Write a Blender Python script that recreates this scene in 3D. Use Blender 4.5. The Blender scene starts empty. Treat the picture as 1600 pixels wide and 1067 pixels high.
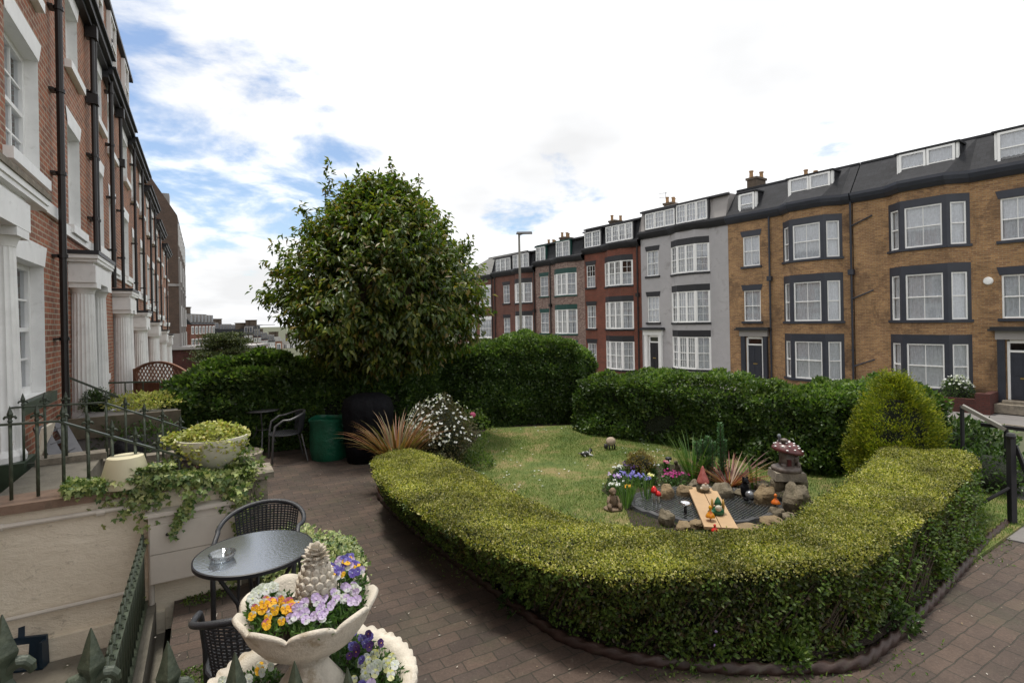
import bpy, math, random
import numpy as np
from mathutils import Vector, Matrix
random.seed(7); rng = np.random.default_rng(11)
R = math.radians
sc = bpy.context.scene
col = sc.collection
# ------------------------------------------------------------------ camera
F = 830.0; H = 2.1; RHO = 0.019; CX, CY = 800.0, 502.0
cd = bpy.data.cameras.new("camera"); cam = bpy.data.objects.new("camera", cd); col.objects.link(cam)
cd.sensor_width = 36.0; cd.lens = 36.0 * F / 1600.0; cd.shift_y = -31.5 / 1600.0
cd.clip_start = 0.05; cd.clip_end = 3000
cam.matrix_world = Matrix.Translation((0, 0, H)) @ Matrix.Rotation(R(90), 4, 'X') @ Matrix.Rotation(-RHO, 4, 'Z')
sc.camera = cam
# ------------------------------------------------------------------ world
SUN = Vector((-0.16, 0.10, 1.05)).normalized()
w = bpy.data.worlds.new("World"); sc.world = w; w.use_nodes = True
nt = w.node_tree; nt.nodes.clear()
def N(nt, t, **k):
    n = nt.nodes.new(t)
    for a, b in k.items(): setattr(n, a, b)
    return n
def math_(nt, op, a, b=None, c=None, clamp=False):
    n = nt.nodes.new('ShaderNodeMath'); n.operation = op; n.use_clamp = clamp
    for i, v in enumerate((a, b, c)):
        if v is None: continue
        if isinstance(v, (int, float)): n.inputs[i].default_value = v
        else: nt.links.new(v, n.inputs[i])
    return n.outputs[0]
L = nt.links.new
tc = N(nt, 'ShaderNodeTexCoord'); sep = N(nt, 'ShaderNodeSeparateXYZ'); L(tc.outputs['Generated'], sep.inputs[0])
zz = math_(nt, 'ADD', math_(nt, 'MAXIMUM', sep.outputs[2], 0.0), 0.22)
cmb = N(nt, 'ShaderNodeCombineXYZ')
L(math_(nt, 'DIVIDE', sep.outputs[0], zz), cmb.inputs[0]); L(math_(nt, 'DIVIDE', sep.outputs[1], zz), cmb.inputs[1])
n1 = N(nt, 'ShaderNodeTexNoise'); n1.inputs['Scale'].default_value = 2.3; n1.inputs['Detail'].default_value = 9; n1.inputs['Roughness'].default_value = 0.58
n1.inputs['Distortion'].default_value = 0.25
L(cmb.outputs[0], n1.inputs['Vector'])
n2 = N(nt, 'ShaderNodeTexNoise'); n2.inputs['Scale'].default_value = 0.8; n2.inputs['Detail'].default_value = 5
L(cmb.outputs[0], n2.inputs['Vector'])
def near(dx, dy, dz, lo, hi):
    d = Vector((dx, dy, dz)).normalized()
    vm = N(nt, 'ShaderNodeVectorMath', operation='DOT_PRODUCT'); vm.inputs[1].default_value = d
    nm = N(nt, 'ShaderNodeVectorMath', operation='NORMALIZE'); L(tc.outputs['Generated'], nm.inputs[0]); L(nm.outputs[0], vm.inputs[0])
    mr = N(nt, 'ShaderNodeMapRange', interpolation_type='SMOOTHSTEP'); mr.inputs[1].default_value = lo; mr.inputs[2].default_value = hi
    L(vm.outputs['Value'], mr.inputs[0]); return mr.outputs[0]
b1 = near(-0.60, 1, 0.30, 0.915, 0.992)
b2 = near(0.08, 1, 0.20, 0.988, 0.9995)
b3 = near(0.600, 1, 0.29, 0.9975, 0.9999)
bb = math_(nt, 'ADD', math_(nt, 'MULTIPLY', b1, 0.285), math_(nt, 'ADD', math_(nt, 'MULTIPLY', b2, 0.20), math_(nt, 'MULTIPLY', b3, 0.15)))
hz = N(nt, 'ShaderNodeMapRange'); hz.inputs[1].default_value = 0.16; hz.inputs[2].default_value = 0.0; hz.inputs[3].default_value = 0.0; hz.inputs[4].default_value = 0.3; L(sep.outputs[2], hz.inputs[0])
cl = math_(nt, 'ADD', math_(nt, 'SUBTRACT', math_(nt, 'ADD', n1.outputs['Fac'], 0.28), bb), hz.outputs[0])
mr = N(nt, 'ShaderNodeMapRange', interpolation_type='SMOOTHSTEP'); mr.inputs[1].default_value = 0.42; mr.inputs[2].default_value = 0.60; L(cl, mr.inputs[0])
sky = N(nt, 'ShaderNodeTexSky', sky_type='NISHITA'); sky.sun_disc = False
sky.sun_elevation = math.asin(SUN.z); sky.sun_rotation = math.atan2(SUN.x, SUN.y)
bgs = N(nt, 'ShaderNodeBackground'); bgs.inputs[1].default_value = 0.13; L(sky.outputs[0], bgs.inputs[0])
cr = N(nt, 'ShaderNodeMapRange'); cr.inputs[1].default_value = 0.35; cr.inputs[2].default_value = 0.62; cr.inputs[3].default_value = 1.08; cr.inputs[4].default_value = 0.70
L(n2.outputs['Fac'], cr.inputs[0])
bgc = N(nt, 'ShaderNodeBackground'); bgc.inputs[0].default_value = (0.985, 0.99, 1, 1); L(cr.outputs[0], bgc.inputs[1])
mx = N(nt, 'ShaderNodeMixShader'); L(mr.outputs[0], mx.inputs[0]); L(bgs.outputs[0], mx.inputs[1]); L(bgc.outputs[0], mx.inputs[2])
wo = N(nt, 'ShaderNodeOutputWorld'); L(mx.outputs[0], wo.inputs[0])
sd = bpy.data.lights.new("sun", 'SUN'); so = bpy.data.objects.new("sun", sd); col.objects.link(so)
sd.energy = 2.6; sd.angle = R(8); sd.color = (1, 0.95, 0.86)
so.rotation_euler = SUN.to_track_quat('Z', 'Y').to_euler(); so.location = (0, 0, 30)
sc.view_settings.view_transform = 'Standard'; sc.view_settings.look = 'None'; sc.view_settings.exposure = 0.38
# ------------------------------------------------------------------ helpers: pixel <-> world (measuring only)
CR, SR = math.cos(RHO), math.sin(RHO)
def ray(u, v):
    U, V = u - CX, v - CY
    return (U * CR - V * SR) / F, (U * SR + V * CR) / F
def gp(u, v, z=0.0):
    a, b = ray(u, v); Y = (H - z) / b
    return Vector((a * Y, Y, z))
def at(u, v, Y):
    a, b = ray(u, v)
    return Vector((a * Y, Y, H - b * Y))
# ------------------------------------------------------------------ mesh builder
class MB:
    def __init__(s): s.v = []; s.f = []; s.m = []; s.M = None
    def pt(s, p):
        p = Vector(p)
        s.v.append(tuple(s.M @ p) if s.M is not None else tuple(p)); return len(s.v) - 1
    def face(s, pts, mi=0):
        s.f.append([s.pt(p) for p in pts]); s.m.append(mi)
    def idx(s, ids, mi=0): s.f.append(list(ids)); s.m.append(mi)
    def box(s, x0, x1, y0, y1, z0, z1, mi=0, taper=0):
        t = taper
        c = [s.pt(p) for p in ((x0,y0,z0),(x1,y0,z0),(x1,y1,z0),(x0,y1,z0),(x0+t,y0+t,z1),(x1-t,y0+t,z1),(x1-t,y1-t,z1),(x0+t,y1-t,z1))]
        for q in ((0,3,2,1),(4,5,6,7),(0,1,5,4),(1,2,6,5),(2,3,7,6),(3,0,4,7)): s.idx([c[i] for i in q], mi)
    def beam(s, a, b, w_, h_, mi=0, up=(0,0,1)):
        a, b = Vector(a), Vector(b); d = (b - a).normalized(); up = Vector(up)
        sd = d.cross(up)
        if sd.length < 1e-4: sd = d.cross(Vector((1,0,0)))
        sd.normalize(); up = sd.cross(d).normalized()
        c = []
        for p in (a, b):
            for i, j in ((-1,-1),(1,-1),(1,1),(-1,1)): c.append(s.pt(p + sd*i*w_/2 + up*j*h_/2))
        for q in ((0,1,2,3),(7,6,5,4),(0,4,5,1),(1,5,6,2),(2,6,7,3),(3,7,4,0)): s.idx([c[i] for i in q], mi)
    def tube(s, pts, r, n=8, mi=0, closed=False):
        pts = [Vector(p) for p in pts]; k = len(pts)
        rr = r if isinstance(r, (list, tuple)) else [r] * k
        rings = []; ref = None
        for i, p in enumerate(pts):
            if closed: d = pts[(i+1) % k] - pts[i-1]
            else: d = pts[min(i+1, k-1)] - pts[max(i-1, 0)]
            d.normalize()
            if ref is None:
                ref = d.cross(Vector((0,0,1)))
                if ref.length < 1e-3: ref = Vector((1,0,0))
                ref.normalize()
            ref = (ref - d * ref.dot(d)).normalized(); o = d.cross(ref)
            rings.append([s.pt(p + (ref*math.cos(a) + o*math.sin(a)) * rr[i]) for a in [2*math.pi*j/n for j in range(n)]])
        for i in range(k if closed else k-1):
            A, B = rings[i], rings[(i+1) % k]
            for j in range(n): s.idx((A[j], A[(j+1)%n], B[(j+1)%n], B[j]), mi)
        if not closed: s.idx(rings[0][::-1], mi); s.idx(rings[-1], mi)
    def lathe(s, prof, n=24, c=(0,0,0), mi=0, fn=None):
        # prof: list of (r,z); fn(ang, i, r, z) -> (r, z)
        c = Vector(c); rings = []
        for i, (r, z) in enumerate(prof):
            ring = []
            for j in range(n):
                a = 2*math.pi*j/n; q, y = (r, z) if fn is None else fn(a, i, r, z)
                ring.append(s.pt(c + Vector((q*math.cos(a), q*math.sin(a), y))))
            rings.append(ring)
        for i in range(len(rings)-1):
            A, B = rings[i], rings[i+1]
            for j in range(n): s.idx((A[j], A[(j+1)%n], B[(j+1)%n], B[j]), mi)
        if prof[0][0] > 1e-4: s.idx(rings[0][::-1], mi)
        if prof[-1][0] > 1e-4: s.idx(rings[-1], mi)
    def prism(s, poly, z0, z1, mi=0, mtop=None):
        n = len(poly); a = [s.pt((p[0], p[1], z0)) for p in poly]; b = [s.pt((p[0], p[1], z1)) for p in poly]
        s.idx(a[::-1], mi); s.idx(b, mi if mtop is None else mtop)
        for i in range(n): s.idx((a[i], a[(i+1)%n], b[(i+1)%n], b[i]), mi)
    def blob(s, c, r, n=10, m=7, jit=0.12, mi=0, seed=0, sq=1.0):
        rg = random.Random(seed); c = Vector(c); r = Vector(r) if not isinstance(r, (int, float)) else Vector((r, r, r))
        ph = [rg.uniform(0, 6.3) for _ in range(6)]
        rows = []
        for i in range(1, m):
            th = math.pi*i/m; row = []
            for j in range(n):
                a = 2*math.pi*j/n
                d = Vector((math.sin(th)*math.cos(a), math.sin(th)*math.sin(a), math.cos(th)))
                if sq != 1: d = Vector([math.copysign(abs(x)**sq, x) for x in d])
                k = 1 + jit*(math.sin(2*a+ph[0]+th*2)+math.sin(3*a+ph[1]-th*3)+math.sin(4*th+ph[2]+a))/2 + rg.uniform(-jit, jit)*0.35
                row.append(s.pt(c + Vector((d.x*r.x, d.y*r.y, d.z*r.z))*k))
            rows.append(row)
        t = s.pt(c + Vector((0,0,r.z))); b = s.pt(c - Vector((0,0,r.z)))
        for j in range(n): s.idx((t, rows[0][j], rows[0][(j+1)%n]), mi); s.idx((b, rows[-1][(j+1)%n], rows[-1][j]), mi)
        for i in range(len(rows)-1):
            for j in range(n): s.idx((rows[i][j], rows[i+1][j], rows[i+1][(j+1)%n], rows[i][(j+1)%n]), mi)
    def mesh(s, name, mats, smooth=False):
        me = bpy.data.meshes.new(name); me.from_pydata(s.v, [], s.f)
        if not isinstance(mats, (list, tuple)): mats = [mats]
        for m in mats: me.materials.append(m)
        me.polygons.foreach_set('material_index', s.m)
        if smooth: me.polygons.foreach_set('use_smooth', [True]*len(s.f))
        me.update()
        uv = me.uv_layers.new(name='UVMap').data
        for p in me.polygons:
            n = p.normal
            if abs(n.z) > 0.85:
                for li in p.loop_indices:
                    c = me.vertices[me.loops[li].vertex_index].co; uv[li].uv = (c.x, c.y)
            else:
                t = Vector((-n.y, n.x, 0)).normalized()
                if t.x < 0: t = -t
                for li in p.loop_indices:
                    c = me.vertices[me.loops[li].vertex_index].co; uv[li].uv = (c.dot(t), c.z)
        return me
    def build(s, name, mats, parent=None, smooth=False, loc=None, auto=None):
        me = s.mesh(name, mats, smooth)
        if auto is not None: me.set_sharp_from_angle(angle=R(auto))
        return put(name, me, parent, loc)
def put(name, me, parent=None, loc=None, rz=0):
    o = bpy.data.objects.new(name, me); col.objects.link(o)
    if parent: o.parent = parent
    if loc is not None: o.location = loc
    if rz: o.rotation_euler.z = rz
    return o
def tag(o, label=None, cat=None, group=None, kind=None):
    if label: o['label'] = label
    if cat: o['category'] = cat
    if group: o['group'] = group
    if kind: o['kind'] = kind
    return o
def empty(name, loc, rz, label, cat, group=None):
    o = bpy.data.objects.new(name, None); col.objects.link(o); o.location = loc; o.rotation_euler.z = rz
    o.empty_display_size = 0.2
    return tag(o, label, cat, group)
def copy_tree(o, parent=None):
    c = o.copy(); col.objects.link(c); c.parent = parent
    for ch in [x for x in o.children]: copy_tree(ch, c)
    return c
def npmesh(name, V, Fc, mats, mi=None, smooth=False):
    """V (n,3); Fc (m,k) all faces same size"""
    me = bpy.data.meshes.new(name); k = Fc.shape[1]
    me.vertices.add(len(V)); me.vertices.foreach_set('co', np.ascontiguousarray(V, dtype=np.float32).ravel())
    me.loops.add(Fc.size); me.loops.foreach_set('vertex_index', Fc.astype(np.int32).ravel())
    me.polygons.add(len(Fc)); me.polygons.foreach_set('loop_start', (np.arange(len(Fc))*k).astype(np.int32))
    if not isinstance(mats, (list, tuple)): mats = [mats]
    for m in mats: me.materials.append(m)
    if mi is not None: me.polygons.foreach_set('material_index', mi.astype(np.int32))
    if smooth: me.polygons.foreach_set('use_smooth', np.ones(len(Fc), dtype=bool))
    me.update(calc_edges=True); me.validate(); return me
def unit(a): return a / np.maximum(np.linalg.norm(a, axis=-1, keepdims=True), 1e-9)
def leaf_arrays(P, D, Nn, Ln, Wd, fold=0.25, droop=0.0):
    """two folded triangles per leaf. returns V,F"""
    P = np.asarray(P); D = unit(D); S = unit(np.cross(D, Nn)); U = np.cross(S, D)
    Ln = np.broadcast_to(np.asarray(Ln, float).reshape(-1,1), (len(P),1)); Wd = np.broadcast_to(np.asarray(Wd, float).reshape(-1,1), (len(P),1))
    tip = P + D*Ln + U*(-droop)*Ln; m = P + D*Ln*0.45
    l = m + S*Wd*0.5 + U*Wd*fold; r = m - S*Wd*0.5 + U*Wd*fold
    V = np.stack([P, l, tip, r], 1).reshape(-1, 3); b = np.arange(len(P))[:, None]*4
    Fc = np.concatenate([b + np.array([0, 2, 1]), b + np.array([0, 3, 2])], 1).reshape(-1, 3)
    return V, Fc
def leaves(name, P, D, Nn, Ln, Wd, mat, parent=None, fold=0.25, droop=0.0, mi=None):
    V, Fc = leaf_arrays(P, D, Nn, Ln, Wd, fold, droop)
    me = npmesh(name, V, Fc, mat, None if mi is None else np.repeat(mi, 2)); return put(name, me, parent)
def rnd3(n): return unit(rng.normal(size=(n, 3)))
# ------------------------------------------------------------------ materials
MATS = {}
def base(name):
    m = bpy.data.materials.new(name); m.use_nodes = True; nt = m.node_tree
    return m, nt, nt.nodes['Principled BSDF']
def rgb(c): return (c[0], c[1], c[2], 1)
def mixc(nt, fac, a, b, mode='MIX'):
    n = nt.nodes.new('ShaderNodeMix'); n.data_type = 'RGBA'; n.blend_type = mode
    for s, v in ((n.inputs[0], fac), (n.inputs[6], a), (n.inputs[7], b)):
        if isinstance(v, (int, float)): s.default_value = v
        elif isinstance(v, tuple): s.default_value = rgb(v)
        else: nt.links.new(v, s)
    return n.outputs[2]
def noise(nt, vec, scale, detail=4, rough=0.6, dist=0.0):
    n = nt.nodes.new('ShaderNodeTexNoise'); n.inputs['Scale'].default_value = scale; n.inputs['Detail'].default_value = detail
    n.inputs['Roughness'].default_value = rough; n.inputs['Distortion'].default_value = dist
    if vec is not None: nt.links.new(vec, n.inputs['Vector'])
    return n.outputs['Fac']
def ramp(nt, fac, stops):
    n = nt.nodes.new('ShaderNodeValToRGB'); e = n.color_ramp.elements
    while len(e) < len(stops): e.new(0.5)
    for i, (p, c) in enumerate(stops): e[i].position = p; e[i].color = rgb(c) if not isinstance(c, (int, float)) else (c, c, c, 1)
    nt.links.new(fac, n.inputs[0]); return n.outputs[0]
def bump(nt, bs, h, strength, dist=0.01):
    b = nt.nodes.new('ShaderNodeBump'); b.inputs['Strength'].default_value = strength; b.inputs['Distance'].default_value = dist
    nt.links.new(h, b.inputs['Height']); nt.links.new(b.outputs[0], bs.inputs['Normal'])
def mat(name, c, rough=0.7, var=0.25, vs=6, bmp=0.3, bs_=60, metal=0.0, c2=None, dirt=None, ds=3.0, dlo=0.55, dhi=0.75, bd=0.004, spec=None):
    m, nt, bs = base(name); tcn = nt.nodes.new('ShaderNodeTexCoord'); vec = tcn.outputs['Object']
    n = noise(nt, vec, vs, 5, 0.65)
    lo = tuple(x*(1-var) for x in c); hi = tuple(min(1, x*(1+var)) for x in c) if c2 is None else c2
    cc = ramp(nt, n, [(0.3, lo), (0.7, hi)])
    if dirt:
        n2_ = noise(nt, vec, ds, 6, 0.7, 0.5); f = ramp(nt, n2_, [(dlo, 0.0), (dhi, 1.0)]); cc = mixc(nt, f, cc, dirt)
    nt.links.new(cc, bs.inputs['Base Color']); bs.inputs['Roughness'].default_value = rough; bs.inputs['Metallic'].default_value = metal
    if spec is not None: bs.inputs['Specular IOR Level'].default_value = spec
    if bmp: bump(nt, bs, noise(nt, vec, bs_, 4), bmp, bd)
    MATS[name] = m; return m
def brickmat(name, c1, c2, mortar, bw=0.225, bh=0.075, mo=0.01, stain=None, stv=0.5, bias=0.0, c3=None, msc=1.0):
    m, nt, bs = base(name); tcn = nt.nodes.new('ShaderNodeTexCoord'); uv = tcn.outputs['UV']; ob = tcn.outputs['Object']
    b = nt.nodes.new('ShaderNodeTexBrick'); nt.links.new(uv, b.inputs['Vector'])
    b.inputs['Scale'].default_value = 1; b.inputs['Brick Width'].default_value = bw; b.inputs['Row Height'].default_value = bh
    b.inputs['Mortar Size'].default_value = mo; b.inputs['Mortar Smooth'].default_value = 0.15; b.inputs['Bias'].default_value = bias
    b.inputs['Color1'].default_value = rgb(c1); b.inputs['Color2'].default_value = rgb(c2); b.inputs['Mortar'].default_value = rgb(mortar)
    cc = b.outputs['Color']
    n = noise(nt, ob, 1.3, 6, 0.7); st = ramp(nt, n, [(0.3, stv), (0.65, 1.12)])
    cc = mixc(nt, 0.75, cc, st, 'MULTIPLY')
    n3 = noise(nt, ob, 14, 3); cc = mixc(nt, 0.5, cc, ramp(nt, n3, [(0.3, 0.65), (0.7, 1.2)]), 'MULTIPLY')
    if stain:
        f = ramp(nt, noise(nt, ob, 0.7, 6, 0.75, 1.0), [(0.5, 0.0), (0.68, 0.8)]); cc = mixc(nt, f, cc, stain)
    nt.links.new(cc, bs.inputs['Base Color']); bs.inputs['Roughness'].default_value = 0.85
    bump(nt, bs, math_(nt, 'ADD', math_(nt, 'MULTIPLY', b.outputs['Fac'], -1.0), math_(nt, 'MULTIPLY', noise(nt, ob, 90, 3), 0.4)), 0.6, 0.006)
    MATS[name] = m; return m
def leafmat(name, cols, rough=0.5, transl=0.3, nsc=1.5, nvar=0.35, spec=0.5):
    m, nt, bs = base(name); g = nt.nodes.new('ShaderNodeNewGeometry'); tcn = nt.nodes.new('ShaderNodeTexCoord')
    k = len(cols); cc = ramp(nt, g.outputs['Random Per Island'], [((i + 0.5)/k, c) for i, c in enumerate(cols)])
    n = noise(nt, tcn.outputs['Object'], nsc, 3); cc = mixc(nt, 1.0, cc, ramp(nt, n, [(0.3, 1-nvar), (0.7, 1+nvar)]), 'MULTIPLY')
    nt.links.new(cc, bs.inputs['Base Color']); bs.inputs['Roughness'].default_value = rough; bs.inputs['Specular IOR Level'].default_value = spec
    if transl:
        tr = nt.nodes.new('ShaderNodeBsdfTranslucent'); nt.links.new(mixc(nt, 1.0, cc, (1.3, 1.5, 0.7), 'MULTIPLY'), tr.inputs[0])
        ms = nt.nodes.new('ShaderNodeMixShader'); ms.inputs[0].default_value = transl
        nt.links.new(bs.outputs[0], ms.inputs[1]); nt.links.new(tr.outputs[0], ms.inputs[2]); nt.links.new(ms.outputs[0], nt.nodes['Material Output'].inputs[0])
    MATS[name] = m; return m
def glassmat(name, tint=(0.93, 0.95, 0.97), refl=0.12):
    m, nt, bs = base(name); nt.nodes.remove(bs)
    t = nt.nodes.new('ShaderNodeBsdfTransparent'); t.inputs[0].default_value = rgb(tint); g = nt.nodes.new('ShaderNodeBsdfGlossy'); g.inputs['Roughness'].default_value = 0.03
    lw = nt.nodes.new('ShaderNodeLayerWeight'); lw.inputs[0].default_value = 0.35
    f = math_(nt, 'ADD', math_(nt, 'MULTIPLY', lw.outputs['Fresnel'], 0.55), refl, clamp=True)
    ms = nt.nodes.new('ShaderNodeMixShader'); nt.links.new(f, ms.inputs[0]); nt.links.new(t.outputs[0], ms.inputs[1]); nt.links.new(g.outputs[0], ms.inputs[2])
    nt.links.new(ms.outputs[0], nt.nodes['Material Output'].inputs[0]); MATS[name] = m; return m
m_white = mat('white_paint', (0.83, 0.83, 0.82), 0.5, 0.08, 3, 0.15, 30, dirt=(0.42, 0.40, 0.36), ds=5, dlo=0.58, dhi=0.9)
m_upvc = mat('white_frame_paint', (0.88, 0.88, 0.87), 0.35, 0.05, 3, 0)
m_peel = mat('peeling_white_paint', (0.80, 0.80, 0.79), 0.55, 0.10, 4, 0.3, 40, dirt=(0.42, 0.27, 0.09), ds=2.2, dlo=0.66, dhi=0.70)
m_navy = mat('navy_paint', (0.030, 0.034, 0.048), 0.45, 0.15, 3, 0.05)
m_black = mat('black_paint', (0.016, 0.016, 0.020), 0.5, 0.2, 4, 0.05)
m_pipe = mat('dark_brown_pipe', (0.013, 0.010, 0.010), 0.45, 0.2, 6, 0.05)
m_green = mat('dark_green_trim', (0.010, 0.060, 0.050), 0.5, 0.2, 4, 0.05)
m_gpaint = mat('old_green_paint', (0.030, 0.050, 0.028), 0.5, 0.35, 7, 0.2, dirt=(0.10, 0.11, 0.07), ds=6)
m_iron = mat('green_black_iron', (0.042, 0.055, 0.036), 0.42, 0.35, 14, 0.35, 90, dirt=(0.14, 0.16, 0.11), ds=22, dlo=0.55, dhi=0.8)
m_slate = brickmat('slate_roof', (0.018, 0.019, 0.023), (0.028, 0.029, 0.035), (0.015, 0.015, 0.018), 0.3, 0.18, 0.006, stv=0.7)
m_slateg = brickmat('weathered_slate_roof', (0.12, 0.12, 0.115), (0.17, 0.165, 0.155), (0.06, 0.06, 0.06), 0.3, 0.2, 0.006, stv=0.7)
m_redbrick = brickmat('left_red_brick', (0.42, 0.145, 0.072), (0.24, 0.090, 0.055), (0.44, 0.36, 0.27), stv=0.6)
m_orange = brickmat('orange_buff_brick', (0.46, 0.260, 0.115), (0.27, 0.140, 0.070), (0.38, 0.28, 0.17), stain=(0.085, 0.05, 0.032), stv=0.55)
m_red2 = brickmat('far_red_brick', (0.24, 0.060, 0.034), (0.165, 0.05, 0.03), (0.17, 0.10, 0.075), stv=0.6)
m_red3 = brickmat('dull_red_brick', (0.20, 0.070, 0.045), (0.14, 0.055, 0.04), (0.15, 0.10, 0.085), stv=0.6)
m_patt = brickmat('chequered_brick', (0.36, 0.25, 0.21), (0.15, 0.065, 0.055), (0.26, 0.21, 0.18), 0.16, 0.085, 0.014, stv=0.8)
m_wallred = brickmat('red_garden_wall_brick', (0.10, 0.025, 0.018), (0.075, 0.022, 0.018), (0.05, 0.025, 0.02))
m_brown = brickmat('brown_gable_brick', (0.115, 0.072, 0.052), (0.085, 0.055, 0.042), (0.10, 0.075, 0.06), stv=0.7)
m_greyw = mat('grey_painted_brick', (0.42, 0.405, 0.415), 0.7, 0.08, 1.2, 0.3, 12, dirt=(0.25, 0.235, 0.235), ds=1.2)
m_greyl = mat('grey_attic_render', (0.33, 0.31, 0.30), 0.7, 0.06, 2, 0.1)
m_stone = mat('weathered_stone', (0.22, 0.19, 0.15), 0.9, 0.35, 7, 0.8, 50, dirt=(0.07, 0.07, 0.05), ds=5, bd=0.01)
m_chim = mat('chimney_brick', (0.10, 0.075, 0.055), 0.9, 0.3, 6, 0.5, 20)
m_pot = mat('buff_clay_pot', (0.33, 0.20, 0.10), 0.8, 0.2, 5, 0.2)
m_int = mat('dark_room', (0.035, 0.033, 0.032), 0.9, 0.3, 1, 0)
m_glass = glassmat('window_glass')
def curtainmat(name, c):
    m, nt, bs = base(name); tcn = nt.nodes.new('ShaderNodeTexCoord')
    n = noise(nt, tcn.outputs['Object'], 9, 3); nt.links.new(ramp(nt, n, [(0.3, tuple(x*0.8 for x in c)), (0.7, c)]), bs.inputs['Base Color'])
    bs.inputs['Roughness'].default_value = 0.9; return m
m_curt = curtainmat('net_curtain', (0.80, 0.81, 0.84)); m_curt2 = curtainmat('cream_curtain', (0.50, 0.50, 0.47))
m_wallw = mat('flaking_masonry_paint', (0.78, 0.70, 0.56), 0.6, 0.10, 1.5, 1.0, 7, dirt=(0.20, 0.17, 0.13), ds=3.2, dlo=0.62, dhi=0.80, bd=0.03)
def wallpaint():
    m, nt, bs = base('painted_rough_masonry'); ob = nt.nodes.new('ShaderNodeTexCoord').outputs['Object']
    mp = nt.nodes.new('ShaderNodeMapping'); mp.inputs['Scale'].default_value = (1, 1, 2.0); nt.links.new(ob, mp.inputs[0]); st = mp.outputs[0]
    big = noise(nt, st, 2.2, 6, .7, .6); fine = noise(nt, st, 9, 5, .7, .4)
    cc = ramp(nt, noise(nt, ob, 1.7, 6, .7), [(.3, (0.68, 0.60, 0.47)), (.7, (0.84, 0.76, 0.62))])
    cc = mixc(nt, ramp(nt, noise(nt, ob, 4.5, 7, .8, 1.2), [(.60, 0.0), (.70, .75)]), cc, (0.26, 0.21, 0.15))
    cc = mixc(nt, ramp(nt, fine, [(.62, 0.0), (.70, .5)]), cc, (0.30, 0.25, 0.18))
    nt.links.new(cc, bs.inputs['Base Color']); bs.inputs['Roughness'].default_value = .6
    bump(nt, bs, math_(nt, 'ADD', math_(nt, 'MULTIPLY', big, 1.4), fine), .45, .025); return m
m_wallw = wallpaint()
m_cream = mat('cream_plastic', (0.60, 0.55, 0.38), 0.6, 0.08, 4, 0.1, dirt=(0.42, 0.38, 0.24), ds=4)
m_panel = mat('off_white_board', (0.62, 0.57, 0.50), 0.6, 0.08, 3, 0.2, 25)
m_concrete = mat('mossy_concrete', (0.16, 0.145, 0.115), 0.9, 0.3, 3, 0.7, 30, dirt=(0.07, 0.075, 0.04), ds=4, bd=0.01)
m_conc2 = mat('grey_paving', (0.17, 0.16, 0.155), 0.9, 0.2, 2, 0.4, 30)
m_sand = mat('red_sandstone_coping', (0.21, 0.14, 0.10), 0.9, 0.25, 6, 0.7, 40, dirt=(0.10, 0.09, 0.06), ds=7)
m_cast = mat('cast_stone', (0.56, 0.51, 0.43), 0.85, 0.22, 9, 1.0, 120, dirt=(0.24, 0.17, 0.08), ds=7, dlo=0.52, dhi=0.75, bd=0.004)
m_terra = mat('terracotta', (0.28, 0.09, 0.045), 0.8, 0.2, 6, 0.3)
m_soil = mat('dark_soil', (0.035, 0.024, 0.017), 0.95, 0.4, 20, 1.0, 60, bd=0.02)
m_alu = mat('scuffed_aluminium', (0.13, 0.13, 0.14), 0.55, 0.15, 8, 0.1, metal=0.3)
m_chair = mat('charcoal_rattan', (0.030, 0.032, 0.038), 0.42, 0.25, 60, 0.6, 200)
m_grey_metal = mat('grey_metal_tube', (0.14, 0.14, 0.145), 0.4, 0.1, 5, 0, metal=0.3)
m_plasticgreen = mat('green_woven_plastic', (0.006, 0.085, 0.045), 0.42, 0.3, 5, 0.9, 9, bd=0.03)
m_cover = mat('black_cover', (0.006, 0.006, 0.008), 0.7, 0.3, 4, 1.0, 6, bd=0.04, spec=.15)
m_wood = mat('new_pine', (0.42, 0.28, 0.155), 0.7, 0.15, 3, 0.2, 30)
m_oldwood = mat('old_timber', (0.12, 0.10, 0.07), 0.9, 0.3, 4, 0.5, 20, dirt=(0.06, 0.07, 0.03), ds=5)
m_lattice = mat('brown_stained_timber', (0.17, 0.07, 0.035), 0.7, 0.2, 6, 0.2)
m_rock = mat('brown_rock', (0.20, 0.145, 0.080), 0.9, 0.35, 6, 1.0, 25, dirt=(0.10, 0.10, 0.05), ds=6, bd=0.02)
m_rock2 = mat('grey_rock', (0.15, 0.125, 0.085), 0.9, 0.35, 6, 1.0, 25, dirt=(0.07, 0.075, 0.04), ds=6, bd=0.02)
m_twig = mat('twig_bark', (0.050, 0.035, 0.022), 0.9, 0.3, 12, 0.6)
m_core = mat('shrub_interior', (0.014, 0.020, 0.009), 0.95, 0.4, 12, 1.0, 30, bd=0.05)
m_asphalt = mat('asphalt', (0.060, 0.060, 0.064), 0.9, 0.15, 3, 0.3, 80)
m_lampost = mat('galvanised_post', (0.26, 0.25, 0.22), 0.5, 0.1, 3, 0.05, metal=0.2)

# ------------------------------------------------------------------ site frames
DL = Vector((-0.502, 0.865, 0)); NL = Vector((0.865, 0.502, 0)); OL = Vector((-2.07, 0, 0)); AL = math.atan2(0.865, -0.502)
def tb(t, b, z=0.0): return OL + DL*t + NL*b + Vector((0, 0, z))      # along the left terrace, out from its wall
DR = Vector((-0.583, 0.812, 0)); OR = Vector((34.4, 0, 0)); AR = math.atan2(-0.812, 0.583)
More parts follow.
